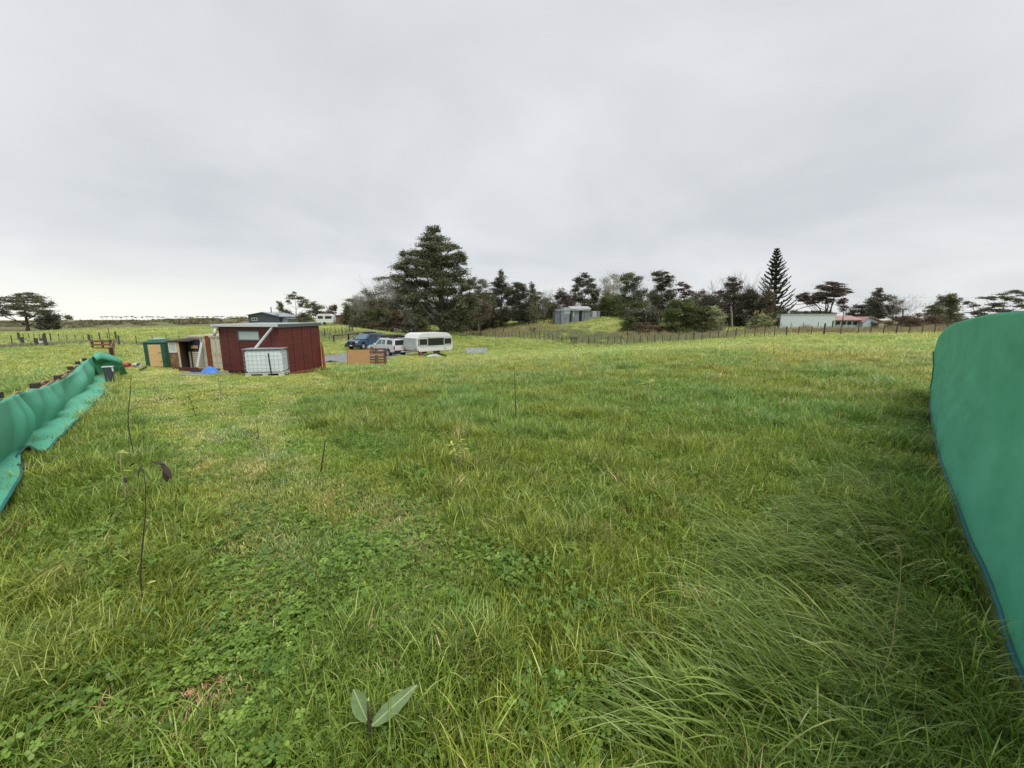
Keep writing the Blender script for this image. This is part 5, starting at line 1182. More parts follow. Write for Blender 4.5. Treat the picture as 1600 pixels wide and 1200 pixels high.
# far pale row on the horizon
def far_row():
    x0 = 160
    rg = random.Random(3); i = 0
    while x0 < 385:
        w = rg.uniform(4, 8)
        if not 262 < x0 < 268:
            Y = 420; c = P(x0, 495.2+rg.uniform(-.6, .6), Y); g = Vector((c.x, c.y, .3)); 
            r = empty('skyline_tree', g, 0, 'one of the tiny pale flat-topped trees lined up on the left skyline', 'tree', 'tiny pale trees on the left skyline')
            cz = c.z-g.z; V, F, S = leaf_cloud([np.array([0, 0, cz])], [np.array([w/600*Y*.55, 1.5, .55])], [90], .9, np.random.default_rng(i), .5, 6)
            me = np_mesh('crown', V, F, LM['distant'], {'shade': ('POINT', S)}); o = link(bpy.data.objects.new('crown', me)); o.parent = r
            MB().tube([(0,0,-1),(rg.uniform(-.5,.5),0,cz)], [.22,.12], 5).build('trunk', M['stone_pale'], r); i += 1  # trunk takes a pale grey too, haze put into its colour
        x0 += w*rg.uniform(.9, 1.5)
far_row()
tree('small_tree', 'small leaning feathery tree above the red shed roof', 447, 118, [(438,479,5,6),(442,488,7,6),(448,493,8,6),(436,474,3,4)], 'dim', 1.1, .38, trunk_px=441)
tree('gum_tree', 'tall thin umbrella-shaped gum above the right end of the red shed', 463, 116, [(456,464,9,3.5),(468,466,9,4),(475,473,7,5),(450,472,4,3),(480,479,6,4),(470,478,4,4),(460,458,4,2)], 'dim', .9, .36, bark='bark_pale', trunk_px=464, sub=8, flat=.5, twigs=3)
tree('spreading_tree', 'flat-crowned dark brown tree behind the distant caravan', 489, 112, [(484,480,9,4),(497,482,10,5),(489,489,11,6),(502,490,7,5),(488,474,5,3)], 'dim', 1.0, .36, sub=8)
tree('round_bush', 'round green bush between the slate blue house and the distant caravan', 474, 106, [(470,499,10,6),(482,500,9,7),(476,494,8,5)], 'dim', 1.3, .34, cat='bush')
tree('cypress_tree', 'brown-green upright cypress right of the distant caravan', 519, 108, [(519,484,6,6),(517,493,9,9),(523,500,9,7),(524,482,3,5)], 'brown', 1.3, .34)
tree('cypress_tree', 'dark green cone-shaped cypress between the brown hut and the grey gums', 543, 96, [(542,482,3.5,5),(542,491,6.5,7),(543,501,9,8),(540,508,9,4)], 'olive', 1.3, .30)
for i, (px, tp, cl, lab) in enumerate([(560,455,[(556,468,6,5),(564,476,7,6),(550,478,4,3)],'leftmost pale slender gum behind the bushes'),(574,452,[(571,456,6,5),(579,462,6,6),(574,474,8,7),(582,480,8,7)],'second pale slender gum from the left'),
     (597,430,[(592,437,7,4),(600,434,8,3),(606,444,8,7),(597,452,8,7),(588,462,8,6)],'tallest pale gum left of the big pine'),(615,430,[(612,434,7,4),(619,442,7,6),(612,456,10,9),(622,468,9,9)],'pale gum partly hidden by the big pine'),(640,440,[(640,468,16,14),(660,478,16,14)],'grey gum showing through the big pine limbs')]):
    tree('gum_tree', lab, px, 100+i, cl, 'grey', .55, .26, bark='bark_pale', sub=8, twigs=5, lump=.5, trunk_r=.16)
    bare_tree('bare stems beside the '+lab, px+3, 97+i, tp+4, .28, seed=i, n=4, r=.08, levels=4)
tree('dark_tree', 'low dark round-headed tree under the pale gums', 590, 94, [(585,474,10,7),(596,470,9,6),(600,484,14,8),(582,486,10,8)], 'dim', 1.1, .30)
tree('dark_tree', 'dull brown tree filling in below the big pine on its left', 622, 92, [(615,480,14,10),(632,482,14,12),(625,494,16,10),(645,492,12,10)], 'dark', 1.1, .30)
tree('dark_tree', 'shadowy tree directly behind the big pine trunk', 668, 90, [(660,490,14,12),(678,492,14,12),(694,490,12,12),(712,490,12,12),(670,504,20,8),(700,504,20,8)], 'dark', 1.1, .32)
for (px, cl, lf, lab) in [(558,[(556,497,9,7),(562,503,9,7),(553,505,7,5)],'dim','grey-green bush leftmost in the row above the driveway lane'),(578,[(574,489,7,6),(582,494,9,8),(576,503,10,7)],'olive','light-topped bush second in the row above the lane'),
     (600,[(597,490,8,7),(606,496,9,8),(598,505,11,7)],'olive','round green bush in the middle of the row above the lane'),(622,[(618,493,7,6),(627,499,9,8),(617,507,12,6)],'brown','brownish bush right of the middle in the row above the lane'),
     (640,[(636,490,8,7),(644,497,9,8),(640,506,11,7)],'grey','pale-topped bush in the row left of the big pine'),(656,[(654,497,7,8),(660,505,9,7)],'olive','last small bush in the row left of the big pine'),(590,[(588,508,16,4),(612,511,18,4)],'brown','low brown scrub along the foot of the bush row')]:
    tree('bush', lab, px, 84, cl, lf, 1.5, .26, cat='bush')
# the big pine
tree('pine_tree', 'big spreading pine standing alone above the caravans, tallest at the left centre', 692, 58,
 [(678,361,8,7),(672,372,14,6),(686,374,12,5),(664,384,14,5),(690,384,16,6),(676,392,18,6),(706,386,9,5),(650,398,13,6),(668,402,18,6),(692,402,18,6),(716,400,10,5),(640,408,14,5),(658,414,18,6),(682,414,18,6),(706,414,15,6),(724,404,5,7),
  (630,398,6,5),(626,418,11,7),(642,428,16,7),(668,428,18,7),(694,428,18,7),(715,426,12,6),(622,434,10,7),(640,444,16,8),(662,444,18,8),(690,442,18,8),(712,440,14,7),(630,456,13,7),(652,460,16,8),(678,460,18,8),(704,457,16,8),(727,450,10,6),(738,444,7,5),
  (644,474,13,6),(664,478,13,6),(700,476,17,8),(722,470,15,8),(738,462,9,6),(700,492,18,8),(722,488,15,8),(740,480,9,7),(690,504,12,6),(712,504,16,7),(730,500,11,6),(718,514,12,5),(704,514,9,4),(650,488,9,4)],
 'pine', 1.15, .21, trunk_r=.48, trunk_px=684, sub=12, flat=.7, lump=.42, depth=1.0, twigs=3, stretch=1.5)
def pine_limbs():                       # long bare ascending limbs low on the trunk
    b = G(692, 58); r = [o for o in bpy.data.objects if o.name.startswith('pine_tree') and o.type == 'EMPTY'][0]
    for pts, w in (([(690,514),(672,494),(650,466),(628,438)],.20),([(690,508),(668,478),(648,440),(640,420)],.16),([(690,500),(676,462),(664,420),(668,396)],.15),([(694,498),(706,470),(728,448)],.15),([(694,490),(702,450),(712,412)],.13),([(690,512),(660,496),(636,486)],.10),([(692,490),(690,440),(682,390),(678,360)],.22)):
        MB().tube([P(px, py, 58-.8*i/len(pts)*0+(-1.2 if k else -.2)) - b for i, (px, py) in enumerate(pts) for k in (i,)], [w*(1-.8*i/len(pts)) for i in range(len(pts))], 6).build('limb', M['bark'], r, smooth=True)
pine_limbs()
# right of the pine
tree('gum_tree', 'thin grey gum with tufted top right of the big pine', 748, 92, [(738,436,7,4),(752,440,9,5),(758,448,7,5),(745,452,9,6),(735,462,8,6),(760,458,6,5)], 'grey', .7, .28, bark='bark_pale', sub=7, twigs=4)
tree('flowering_bush', 'pinkish pale flowering shrub right of the big pine', 752, 84, [(744,474,11,9),(757,480,10,10),(748,490,14,10),(740,497,10,7)], 'plume', 1.3, .26, cat='tree')
tree('dark_tree', 'dark green tree filling the gap behind the flowering shrub', 765, 92, [(762,468,10,9),(770,480,10,10),(762,494,16,9),(750,462,10,8)], 'dim', 1.2, .3)
tree('tall_dark_tree', 'pointed dark tree, tallest between the big pine and the iron shed', 783, 93, [(782,427,4,5),(781,436,8,6),(778,446,10,6),(790,447,8,6),(778,458,13,8),(792,462,9,8),(778,474,14,9),(783,490,17,10)], 'dark', 1.3, .30, sub=12)
tree('tall_dark_tree', 'broad dark tree joined to the pointed dark tree on its right', 811, 91, [(808,446,9,5),(816,451,8,6),(803,456,10,8),(814,464,13,9),(804,474,13,9),(818,480,13,10),(808,493,18,9)], 'dark', 1.3, .30, sub=12)
tree('thin_tree', 'lighter feathery tree at the right edge of the dark pair', 834, 89, [(831,446,5,5),(833,456,8,6),(842,460,7,5),(836,470,9,8),(832,482,10,9),(838,494,12,8)], 'dim', .9, .28, sub=9, twigs=3)
bare_tree('bare grey-stemmed tree left of the gap in the treeline', 850, 92, 452, .22, seed=21, n=5, r=.08)
tree('thin_tree', 'small smoky tree low in the gap of the treeline', 852, 94, [(850,474,8,8),(858,482,9,8),(846,492,12,8),(864,492,10,8)], 'dim', .9, .28, sub=8)
tree('dark_tree', 'open-crowned dark tree left behind the iron shed', 880, 92, [(878,457,8,5),(886,464,8,5),(874,468,8,6),(886,476,11,7),(872,484,9,7),(884,492,14,7)], 'red', .9, .28, sub=8)
tree('gum_tree', 'tall cloudy-headed tree directly behind the iron shed', 912, 95, [(914,432,7,4),(903,437,7,5),(922,440,8,5),(908,446,9,6),(926,450,9,7),(900,452,8,6),(916,458,12,7),(930,462,9,8),(903,466,9,7),(922,474,14,8)], 'dark', 1.15, .30, bark='bark_pale', sub=9, trunk_px=914)
bare_tree('pale bare tree between the cloudy tree and the willow', 948, 90, 430, .32, 'bark_pale', 6, 5, r=.10)
tree('willow_tree', 'thin yellow-green tree top behind the bare pale stems', 955, 96, [(945,438,8,5),(958,432,9,5),(968,438,8,6),(950,450,10,7),(966,452,9,8)], 'pale', .45, .26, sub=8, lump=.5, bark='bark_pale')
tree('round_tree', 'fresh green rounded tree right of the iron shed', 955, 86, [(944,470,9,9),(956,473,10,9),(950,484,13,9),(966,486,11,10),(970,472,9,9)], 'bright', 1.3, .28)
tree('willow_tree', 'tall soft grey-green tree with drooping foliage at the centre right', 990, 78, [(985,430,9,4),(975,436,9,6),(994,437,10,6),(986,447,14,8),(978,460,14,9),(996,460,13,10),(985,474,16,10),(1000,480,14,11),(980,490,14,8)], 'olive', 1.0, .24, sub=11)
tree('dark_shrub', 'deep shadowy shrub under the grey-green tree', 1005, 72, [(996,494,16,9),(1010,500,14,8),(1022,492,12,9),(984,502,10,6)], 'dark', 1.4, .26, cat='bush')
tree('tall_dark_tree', 'tall dark open-topped tree right of the grey-green tree', 1032, 82, [(1024,428,8,4),(1036,428,9,4),(1044,434,7,5),(1028,438,11,6),(1042,445,10,6),(1030,452,12,8),(1046,458,10,7),(1050,466,8,5),(1020,466,12,9),(1036,474,14,10)], 'dark', 1.1, .26, sub=9)
tree('small_dark_tree', 'small dark layered tree just right of the tall open-topped one', 1068, 80, [(1066,444,6,4),(1074,448,6,4),(1064,453,9,4),(1075,457,7,4),(1068,463,9,4),(1072,472,10,6)], 'red', 1.1, .26, sub=8, flat=.4)
tree('leafy_shrub', 'large round leafy green shrub at the front of the right treeline', 1060, 66, [(1055,476,11,8),(1070,480,11,9),(1052,489,13,10),(1066,495,15,10),(1080,488,9,10),(1048,502,11,7),(1076,503,12,6)], 'bright', 1.5, .22, cat='bush')
tree('round_bush', 'smooth olive dome-shaped bush right of the leafy shrub', 1098, 66, [(1094,488,13,9),(1104,484,11,7),(1090,498,13,8),(1106,496,12,10)], 'olive', 1.7, .18, cat='bush', sub=16)
tree('round_bush', 'paler yellowish dome bush, right one of the two domes', 1120, 65, [(1116,487,10,6),(1126,494,9,8),(1116,500,12,8)], 'pale', 1.7, .18, cat='bush', sub=16)
tree('leafy_shrub', 'low glossy green shrub at the foot of the shadowy shrub', 986, 67, [(984,502,8,8),(976,508,7,6),(990,512,9,5)], 'bright', 1.4, .22, cat='bush')
tree('brown_scrub', 'low brown scrub in front of the shadowy shrub', 1006, 66, [(1000,511,9,6),(1014,513,12,4),(1032,513,12,4)], 'brown', 1.2, .22, cat='bush')
tree('dark_tree', 'dark dome-topped tree between the dome bushes and the bare sticks', 1110, 84, [(1108,466,11,5),(1100,472,9,6),(1116,474,11,7),(1106,484,12,8)], 'dark', 1.3, .26)
bare_tree('dead forked stick tree rising left of the reddish tree', 1112, 80, 440, .30, 'bark', 3, 31, r=.06, levels=3)
tree('reddish_tree', 'dark reddish tree with thin upper twigs left of the tall tiered pine', 1146, 80, [(1146,438,8,4),(1152,445,8,5),(1140,446,8,5),(1146,454,12,6),(1128,456,7,4),(1135,464,10,7),(1154,466,12,7),(1142,476,14,8),(1150,490,16,9),(1132,488,12,9)], 'red', 1.0, .25, sub=8, twigs=3)
bare_tree('bare branches spreading over the reddish tree', 1140, 78, 430, .35, 'bark', 5, 33, r=.05)
bare_tree('bare branches just left of the tall tiered pine', 1174, 80, 436, .30, 'bark_pale', 5, 34, r=.05)
tree('dark_tree', 'dense dark tree tucked against the left of the tall tiered pine', 1176, 78, [(1172,456,7,5),(1178,466,12,8),(1170,478,13,9),(1184,484,12,10),(1176,497,15,8),(1168,462,8,5)], 'dark', 1.3, .26)
o = MB().tube([G(1144, 74), P(1143.5,492,74), P(1142,478,74)], [.16,.14,.1], 7); o = o.build('dead_trunk', M['bark_pale'], None); tag(o, 'pale dead trunk standing in the shade of the reddish tree', 'tree trunk')
# norfolk pine
def norfolk():
    Y = 80; b = G(1207, Y); root = empty('norfolk_pine', b, 0, 'tall tiered pine with regular upswept branches right of the centre', 'tree')
    top = P(1214.5, 387, Y)-b; H = top.z; rg = np.random.default_rng(5); mb = MB()
    mb.tube([Vector((0, 0, -.3)), top*.5+Vector((.1, 0, 0)), top], [.42, .24, .03], 8); VV = []; SS = []
    z = H*.17; lv = 0
    while z < H-.3:
        f = (H-z)/H; L = .25+ (H*.26)*min(1, f*1.15)**.95; nb = 7
        for i in range(nb):
            a = i*2*math.pi/nb + lv*.45 + rg.normal(0, .05); Li = L*rg.uniform(.8, 1.1)
            if math.cos(a) < -.2 and f > .62: Li *= .75
            p0 = Vector((top.x*z/H, 0, z)); el = .30 + .18*(1-f); pts = []
            for s in range(7):
                t = s/6; pts.append(p0 + Vector((math.cos(a)*Li*t, math.sin(a)*Li*t, Li*t*(math.tan(el)*.55 + .32*t) - (.15*Li*math.sin(t*3.1)*f))))
            mb.tube(pts, [.06*f+.02]*3+[.03, .02, .015, .01], 4, False)
            n = int(60+70*Li/4)
            for q in range(n):
                t = rg.uniform(.10, 1.0)**.8; k = min(int(t*6), 5); c = pts[k].lerp(pts[k+1], t*6-k); d = (pts[k+1]-pts[k]).normalized()
                side = Vector((-math.sin(a), math.cos(a), 0))*(1 if q % 2 else -1)
                w = (.46*(1-t)+.20)*min(1, Li/3+.2)*rg.uniform(.6, 1.2); e = c + (side*w + d*w*.9 + Vector((0, 0, rg.uniform(.05, .35)*w)))*.8
                th = Vector((rg.normal(0, .05), rg.normal(0, .05), .10+rg.normal(0, .03)))
                VV += [tuple(c-d*.08), tuple(c+d*.12+th*.4), tuple(e+th)]; s_ = float(np.clip(rg.normal(.4, .25), 0, 1)); SS += [s_]*3
                VV += [tuple(c-th*.8), tuple(c+th), tuple(e)]; SS += [s_]*3
        z += max(.5, 1.12*f**.35); lv += 1
    V = np.array(VV); me = np_mesh('crown', V, np.arange(len(V)).reshape(-1, 3), LM['norfolk'], {'shade': ('POINT', SS)}); o = link(bpy.data.objects.new('crown', me)); o.parent = root
    mb.build('trunk', M['bark'], root)
norfolk()
tree('reddish_tree', 'thin rust-brown dead foliage in front of the tall tiered pine trunk', 1203, 76, [(1203,462,6,8),(1206,476,7,9),(1200,488,8,8),(1196,470,5,7)], 'brown', .8, .24, sub=8, trunk_r=.1)
tree('pampas_grass', 'pale green pampas clump left of the white shed', 1188, 62, [(1186,498,12,6),(1194,503,12,7),(1180,506,10,5)], 'pale', 1.7, .30, cat='bush', stretch=1.8)
for dx_, h in ((1180,487),(1184,485.5),(1190,486)):
    b = G(dx_+1, 62); o = MB().tube([b+Vector((0,0,1.4)), P(dx_, h+6, 62)], .03, 4).build('plume_stem', LM['tan'], None); V, F, S = leaf_cloud([np.array(P(dx_, h+3, 62))], [np.array([.12, .12, .5])], [60], .22, np.random.default_rng(int(dx_)), 1, 4)
    q = empty('pampas_plume', b, 0, 'cream pampas plume, %s of the three left of the white shed' % {1180:'leftmost',1184:'middle',1190:'rightmost'}[dx_], 'plume'); me = np_mesh('plume', V-np.array(b), F, LM['tan'], {'shade': ('POINT', S)}); c = link(bpy.data.objects.new('plume', me)); c.parent = q; o.parent = q; o.location = -b
tree('leafy_shrub', 'green shrub against the left end of the white shed', 1208, 64, [(1205,494,8,6),(1213,500,8,8),(1202,504,8,7),(1210,509,9,5)], 'bright', 1.3, .22, cat='bush')
tree('dark_tree', 'low dark tree behind the left end of the white shed', 1222, 78, [(1222,488,9,6),(1212,484,8,6),(1232,492,9,5),(1216,498,10,8)], 'dark', 1.2, .26)
tree('hedge', 'low dark hedge line showing over the white shed roof', 1262, 90, [(1245,489,8,3),(1258,490,8,3),(1272,488.5,9,3),(1286,489,9,3),(1300,491,7,3)], 'dark', 1.6, .3, cat='bush')
tree('windswept_tree', 'dark reddish windswept tree with slanting crown above the white shed', 1292, 80, [(1300,443,9,3),(1310,445,8,3),(1288,450,10,5),(1302,452,12,5),(1316,453,9,3),(1326,456,6,2),(1280,460,10,5),(1294,462,13,6),(1308,461,12,5),(1268,465,9,4),(1282,469,11,5),(1256,461,8,5),(1248,466,6,4),(1258,470,9,4),(1268,474,8,3),(1296,470,8,4)], 'red', 1.5, .24, bark='bark_red', sub=10, flat=.45, trunk_px=1298, depth=.5)
r = [o for o in bpy.data.objects if o.name.startswith('windswept_tree') and o.type == 'EMPTY'][0]
for pts, w in (([(1284,492),(1281,482),(1274,475)],.15),([(1297,492),(1299,480),(1304,470)],.16),([(1290,492),(1294,478),(1292,466)],.17),([(1276,476),(1256,480),(1240,486),(1230,487)],.10),([(1262,474),(1244,476),(1229,477)],.07)):
    MB().tube([P(px, py, 79.5)-r.location for px, py in pts], [w, w*.8, w*.5, w*.3][:len(pts)], 6).build('limb', M['bark_red'], r, smooth=True)
tree('dark_tree', 'small purplish tree right of the windswept tree', 1316, 82, [(1314,474,6,5),(1318,480,6,5),(1320,468,4,3)], 'red', 1.2, .24)
tree('dark_tree', 'low dark tree above the red roof', 1338, 100, [(1344,480,9,5),(1334,486,7,5),(1350,487,8,5),(1328,491,8,3)], 'dark', 1.2, .3)
tree('feathery_tree', 'grey feathery conifer above the red roofed house', 1370, 98, [(1373,454,5,4),(1371,462,8,4),(1364,469,10,5),(1380,469,9,5),(1370,477,14,6),(1386,483,12,6),(1362,486,12,6),(1376,492,16,6)], 'grey', .9, .24, sub=10, stretch=2.0)
tree('feathery_tree', 'thin bare-looking tree right of the grey feathery conifer', 1394, 96, [(1392,466,7,4),(1400,472,8,5),(1390,478,8,6),(1402,484,10,7)], 'grey', .4, .22, sub=8, twigs=5, stretch=1.8)
bare_tree('bare twiggy tree behind the tree fern', 1398, 92, 462, .4, 'bark_pale', 5, 40, r=.05)
# tree fern
def fern():
    Y = 62; b = G(1410, Y); root = empty('tree_fern', b, 0, 'small tree fern with a flat umbrella crown against the sky at right', 'tree'); top = P(1411, 484, Y)-b
    MB().tube([Vector((-.3,0,-.2)), top*.5, top], [.11,.09,.08], 7).build('trunk', M['bark'], root); rg = np.random.default_rng(2); VV = []; SS = []
    for i in range(22):
        a = i*2.4; L = rg.uniform(.9, 1.5); el = rg.uniform(.2, .7)
        for s in range(26):
            t = s/26; c = top + Vector((math.cos(a)*L*t, math.sin(a)*L*t, L*t*el - L*t*t*.55)); w = .22*math.sin(math.pi*min(1, t+.08))
            for sg in (1, -1):
                e = c + Vector((-math.sin(a)*w*sg, math.cos(a)*w*sg, -.03)); VV += [tuple(c), tuple(c+Vector((math.cos(a)*.06, math.sin(a)*.06, 0))), tuple(e)]; SS += [rg.random()]*3
    me = np_mesh('crown', np.array(VV), np.arange(len(VV)).reshape(-1, 3), LM['dark'], {'shade': ('POINT', SS)}); c = link(bpy.data.objects.new('crown', me)); c.parent = root
fern()
tree('brown_scrub', 'brown twiggy scrub along the fence right of the tree fern', 1438, 62, [(1425,503,12,6),(1442,498,12,7),(1456,503,12,7),(1436,510,14,5)], 'brown', .9, .2, cat='bush')
for i, (px, lab) in enumerate([(1366,'left'),(1388,'right')]): tree('brown_scrub', 'round maroon-brown bush in the fence before the red roof, %s one' % lab, px, 46, [(px,506,6,5),(px+1,512,5,4)], 'brown', 1.1, .15, cat='bush')
tree('round_tree', 'dull green lumpy tree left of the right green cloth', 1470, 68, [(1472,466,6,4),(1486,466,8,5),(1478,474,13,7),(1492,476,8,7),(1462,482,12,7),(1480,488,16,9),(1458,494,13,8),(1490,498,12,9),(1470,503,18,7)], 'dim', 1.4, .24)
tree('windswept_tree', 'flat layered windswept tree rising behind the right green cloth', 1560, 74, [(1536,465,9,2.5),(1512,473,7,2.5),(1524,478,7,2.5),(1550,466,10,3),(1566,463,9,3),(1580,456,9,3),(1576,466,9,4),(1560,476,12,4),(1592,470,9,5),(1540,484,12,3.5),(1522,488,9,3.5),(1500,492,5,3),(1570,486,15,5),(1545,494,16,5),(1520,500,14,5),(1600,480,10,6),(1596,458,7,3),(1612,462,10,6),(1500,503,8,4)], 'dim', 1.15, .22, bark='bark', sub=8, flat=.35, trunk_px=1565)
for i, (px, Y, cl, lf, lab) in enumerate([
 (640,96,[(625,500,16,9),(645,500,16,9)],'dim','shadowy undergrowth behind the bushes left of the big pine'),(735,94,[(728,498,14,10),(745,502,14,8)],'dark','dark undergrowth between the big pine and the flowering shrub'),
 (775,96,[(765,496,14,10),(782,502,14,8)],'dark','dark undergrowth at the foot of the pointed dark tree'),(825,95,[(815,498,16,9),(832,502,14,7)],'dark','dark undergrowth at the foot of the broad dark tree'),
 (858,95,[(850,500,12,7),(866,498,12,8)],'dim','dull scrub behind the stockyard rails'),(890,97,[(880,494,14,9),(898,490,12,9)],'dark','dark scrub just behind the iron shed'),
 (935,97,[(925,488,13,9),(940,492,13,9)],'dark','dark scrub over the right end of the iron shed roof'),(975,92,[(965,494,14,9),(978,498,12,8)],'dim','undergrowth between the fresh green tree and the grey-green tree'),
 (1035,88,[(1025,490,14,12),(1042,494,14,12)],'dark','dark undergrowth behind the leafy round shrub'),(1082,86,[(1074,486,12,10),(1090,480,10,8)],'dark','dark undergrowth behind the gap of the two shrubs'),
 (1130,84,[(1124,488,12,10),(1138,496,14,10)],'dark','dark undergrowth below the reddish tree'),(1165,82,[(1158,498,14,9),(1172,504,14,7)],'dim','dull undergrowth right of the pale dead trunk'),
 (1195,84,[(1188,490,12,9),(1200,494,12,9)],'red','dark undergrowth below the tall tiered pine'),(560,104,[(552,492,12,8),(568,488,12,8)],'dim','smoky scrub behind the leftmost bushes'),
 (600,104,[(590,490,14,9),(608,488,14,9)],'dim','smoky scrub under the tallest pale gum'),(1330,104,[(1318,500,14,4),(1345,495,16,4)],'dark','low dark scrub just above the red roof'),(1420,92,[(1405,500,14,5),(1424,502,14,5)],'brown','brown scrub behind the tree fern')]):
    tree('shrub', lab, px, Y, cl, lf, 1.3, .34, cat='bush')
fill = [(552,'leftmost'),(573,'second'),(595,'third'),(618,'fourth'),(742,'fifth'),(762,'sixth'),(797,'seventh'),(824,'eighth'),(848,'ninth'),(870,'tenth'),(893,'eleventh'),(930,'twelfth'),(952,'thirteenth'),(972,'fourteenth'),(1000,'fifteenth'),(1022,'sixteenth'),(1052,'seventeenth'),(1080,'eighteenth'),(1100,'nineteenth'),(1124,'twentieth'),(1152,'twenty-first'),(1178,'twenty-second'),(1196,'rightmost')]
rnf = random.Random(77)
for px, w_ in fill:
    h_ = rnf.uniform(458, 474); tree('scrub_tree', w_+' from the left of the smoky mixed trees closing the back of the treeline', px, 108+rnf.uniform(-4, 4), [(px+rnf.uniform(-5,5), h_, 7, 5), (px-7, h_+10, 9, 7), (px+7, h_+9, 9, 7), (px+rnf.uniform(-4,4), h_+20, 14, 9)], rnf.choice(['dim','dim','grey','brown','dark','olive']), .75, .30, sub=12, twigs=3, group='smoky mixed trees at the back')
# dry rank grass along the fences (nobody could count it)
def rank_grass(name, label, pts, w, n, leaf, hgt, seed):
    rg = np.random.default_rng(seed); W3 = [G(px, Y) for px, Y in pts]; seg = rg.integers(0, len(W3)-1, n); t = rg.random(n)
    A0 = np.array([tuple(v) for v in W3]); p = A0[seg]*(1-t[:, None])+A0[seg+1]*t[:, None]; p[:, :2] += rg.normal(0, w, (n, 2)); cl = fbm(p[:, 0], p[:, 1], .5, seed)
    ok = cl > -.12; p = p[ok]; cl = cl[ok]; n = len(p); p[:, 2] = gz_arr(p[:, 0], p[:, 1])
    nb = 9; P0 = np.repeat(p, nb, 0); m = len(P0); P0[:, :2] += rg.normal(0, .18, (m, 2)); h = hgt*rg.uniform(.4, 1.1, m)*np.repeat(.7+np.clip(cl, 0, 1), nb)
    a = rg.random(m)*6.28; s = np.stack([np.cos(a), np.sin(a), 0*a], 1)*.035; d = rg.normal(0, .22, (m, 3)); d[:, 2] = 0
    V = np.stack([P0-s, P0+s, P0+d*h[:, None]*1.2+np.stack([0*h, 0*h, h], 1)], 1).reshape(-1, 3)
    me = np_mesh(name, V, np.arange(len(V)).reshape(-1, 3), LM[leaf], {'shade': ('POINT', np.repeat(rg.random(m), 3))}); o = link(bpy.data.objects.new(name, me)); tag(o, label, 'grass', kind='stuff')
rank_grass('dry_grass', 'dry tan grass along the right hand fences', [(985,64),(1050,63),(1120,61),(1190,57),(1260,50),(1340,46),(1420,46),(1480,44)], 1.6, 5200, 'tan', .75, 3)
rank_grass('rank_grass', 'pale rank grass in the fenced strip below the iron shed', [(720,82),(800,76),(860,70),(920,64),(990,60),(1060,57),(1140,52)], 2.6, 6500, 'pale', .6, 4)
rank_grass('rough_grass', 'rough yellowish grass on the rise before the dark trees', [(720,95),(760,88),(800,84),(850,78)], 3.5, 4200, 'tan', .55, 5)
rank_grass('verge_grass', 'rough grass along the sloping batten fence above the driveway', [(508,62),(530,60),(552,62),(580,66),(640,66),(700,64)], 1.8, 2600, 'pale', .5, 6)
rank_grass('paddock_edge_grass', 'grass under the far left fences', [(-60,34),(73,38),(145,48),(187,43),(300,46)], .5, 1500, 'pale', .45, 7)
# dune scrub
def dune_scrub():
    rg = np.random.default_rng(8); cs, rs, ns = [], [], []
    for i in range(130):
        px = rg.uniform(-60, 400); Y = rg.uniform(128, 190); g = G(px, Y); cs.append(np.array([g.x, g.y, g.z+.2])); rs.append(np.array([rg.uniform(2, 6), rg.uniform(2, 5), rg.uniform(.2, .6)])); ns.append(150)
    V, F, S = leaf_cloud(cs, rs, ns, .8, rg, .6, 6); me = np_mesh('dune_scrub', V, F, leaf_mat('dune_scrub_leaves', (.12,.12,.06), (.24,.22,.12), .1, .8), {'shade': ('POINT', S)})
    o = link(bpy.data.objects.new('dune_scrub', me)); tag(o, 'brown and olive scrub covering the dunes behind the left paddock', 'scrub', kind='stuff')
dune_scrub()
small = [(865,509,82),(836,527,64),(842,530,63)]
bare_tree('leafless reddish twig bush on the slope below the stockyard rails', 832, 74, 508, .5, 'bark_red', 6, 51, r=.03, name='twig_bush', levels=3)
bare_tree('leafless twig bush leaning on the long batten fence left of the shed mound', 897, 60.5, 521, .5, 'bark', 5, 52, r=.03, name='twig_bush', levels=3)

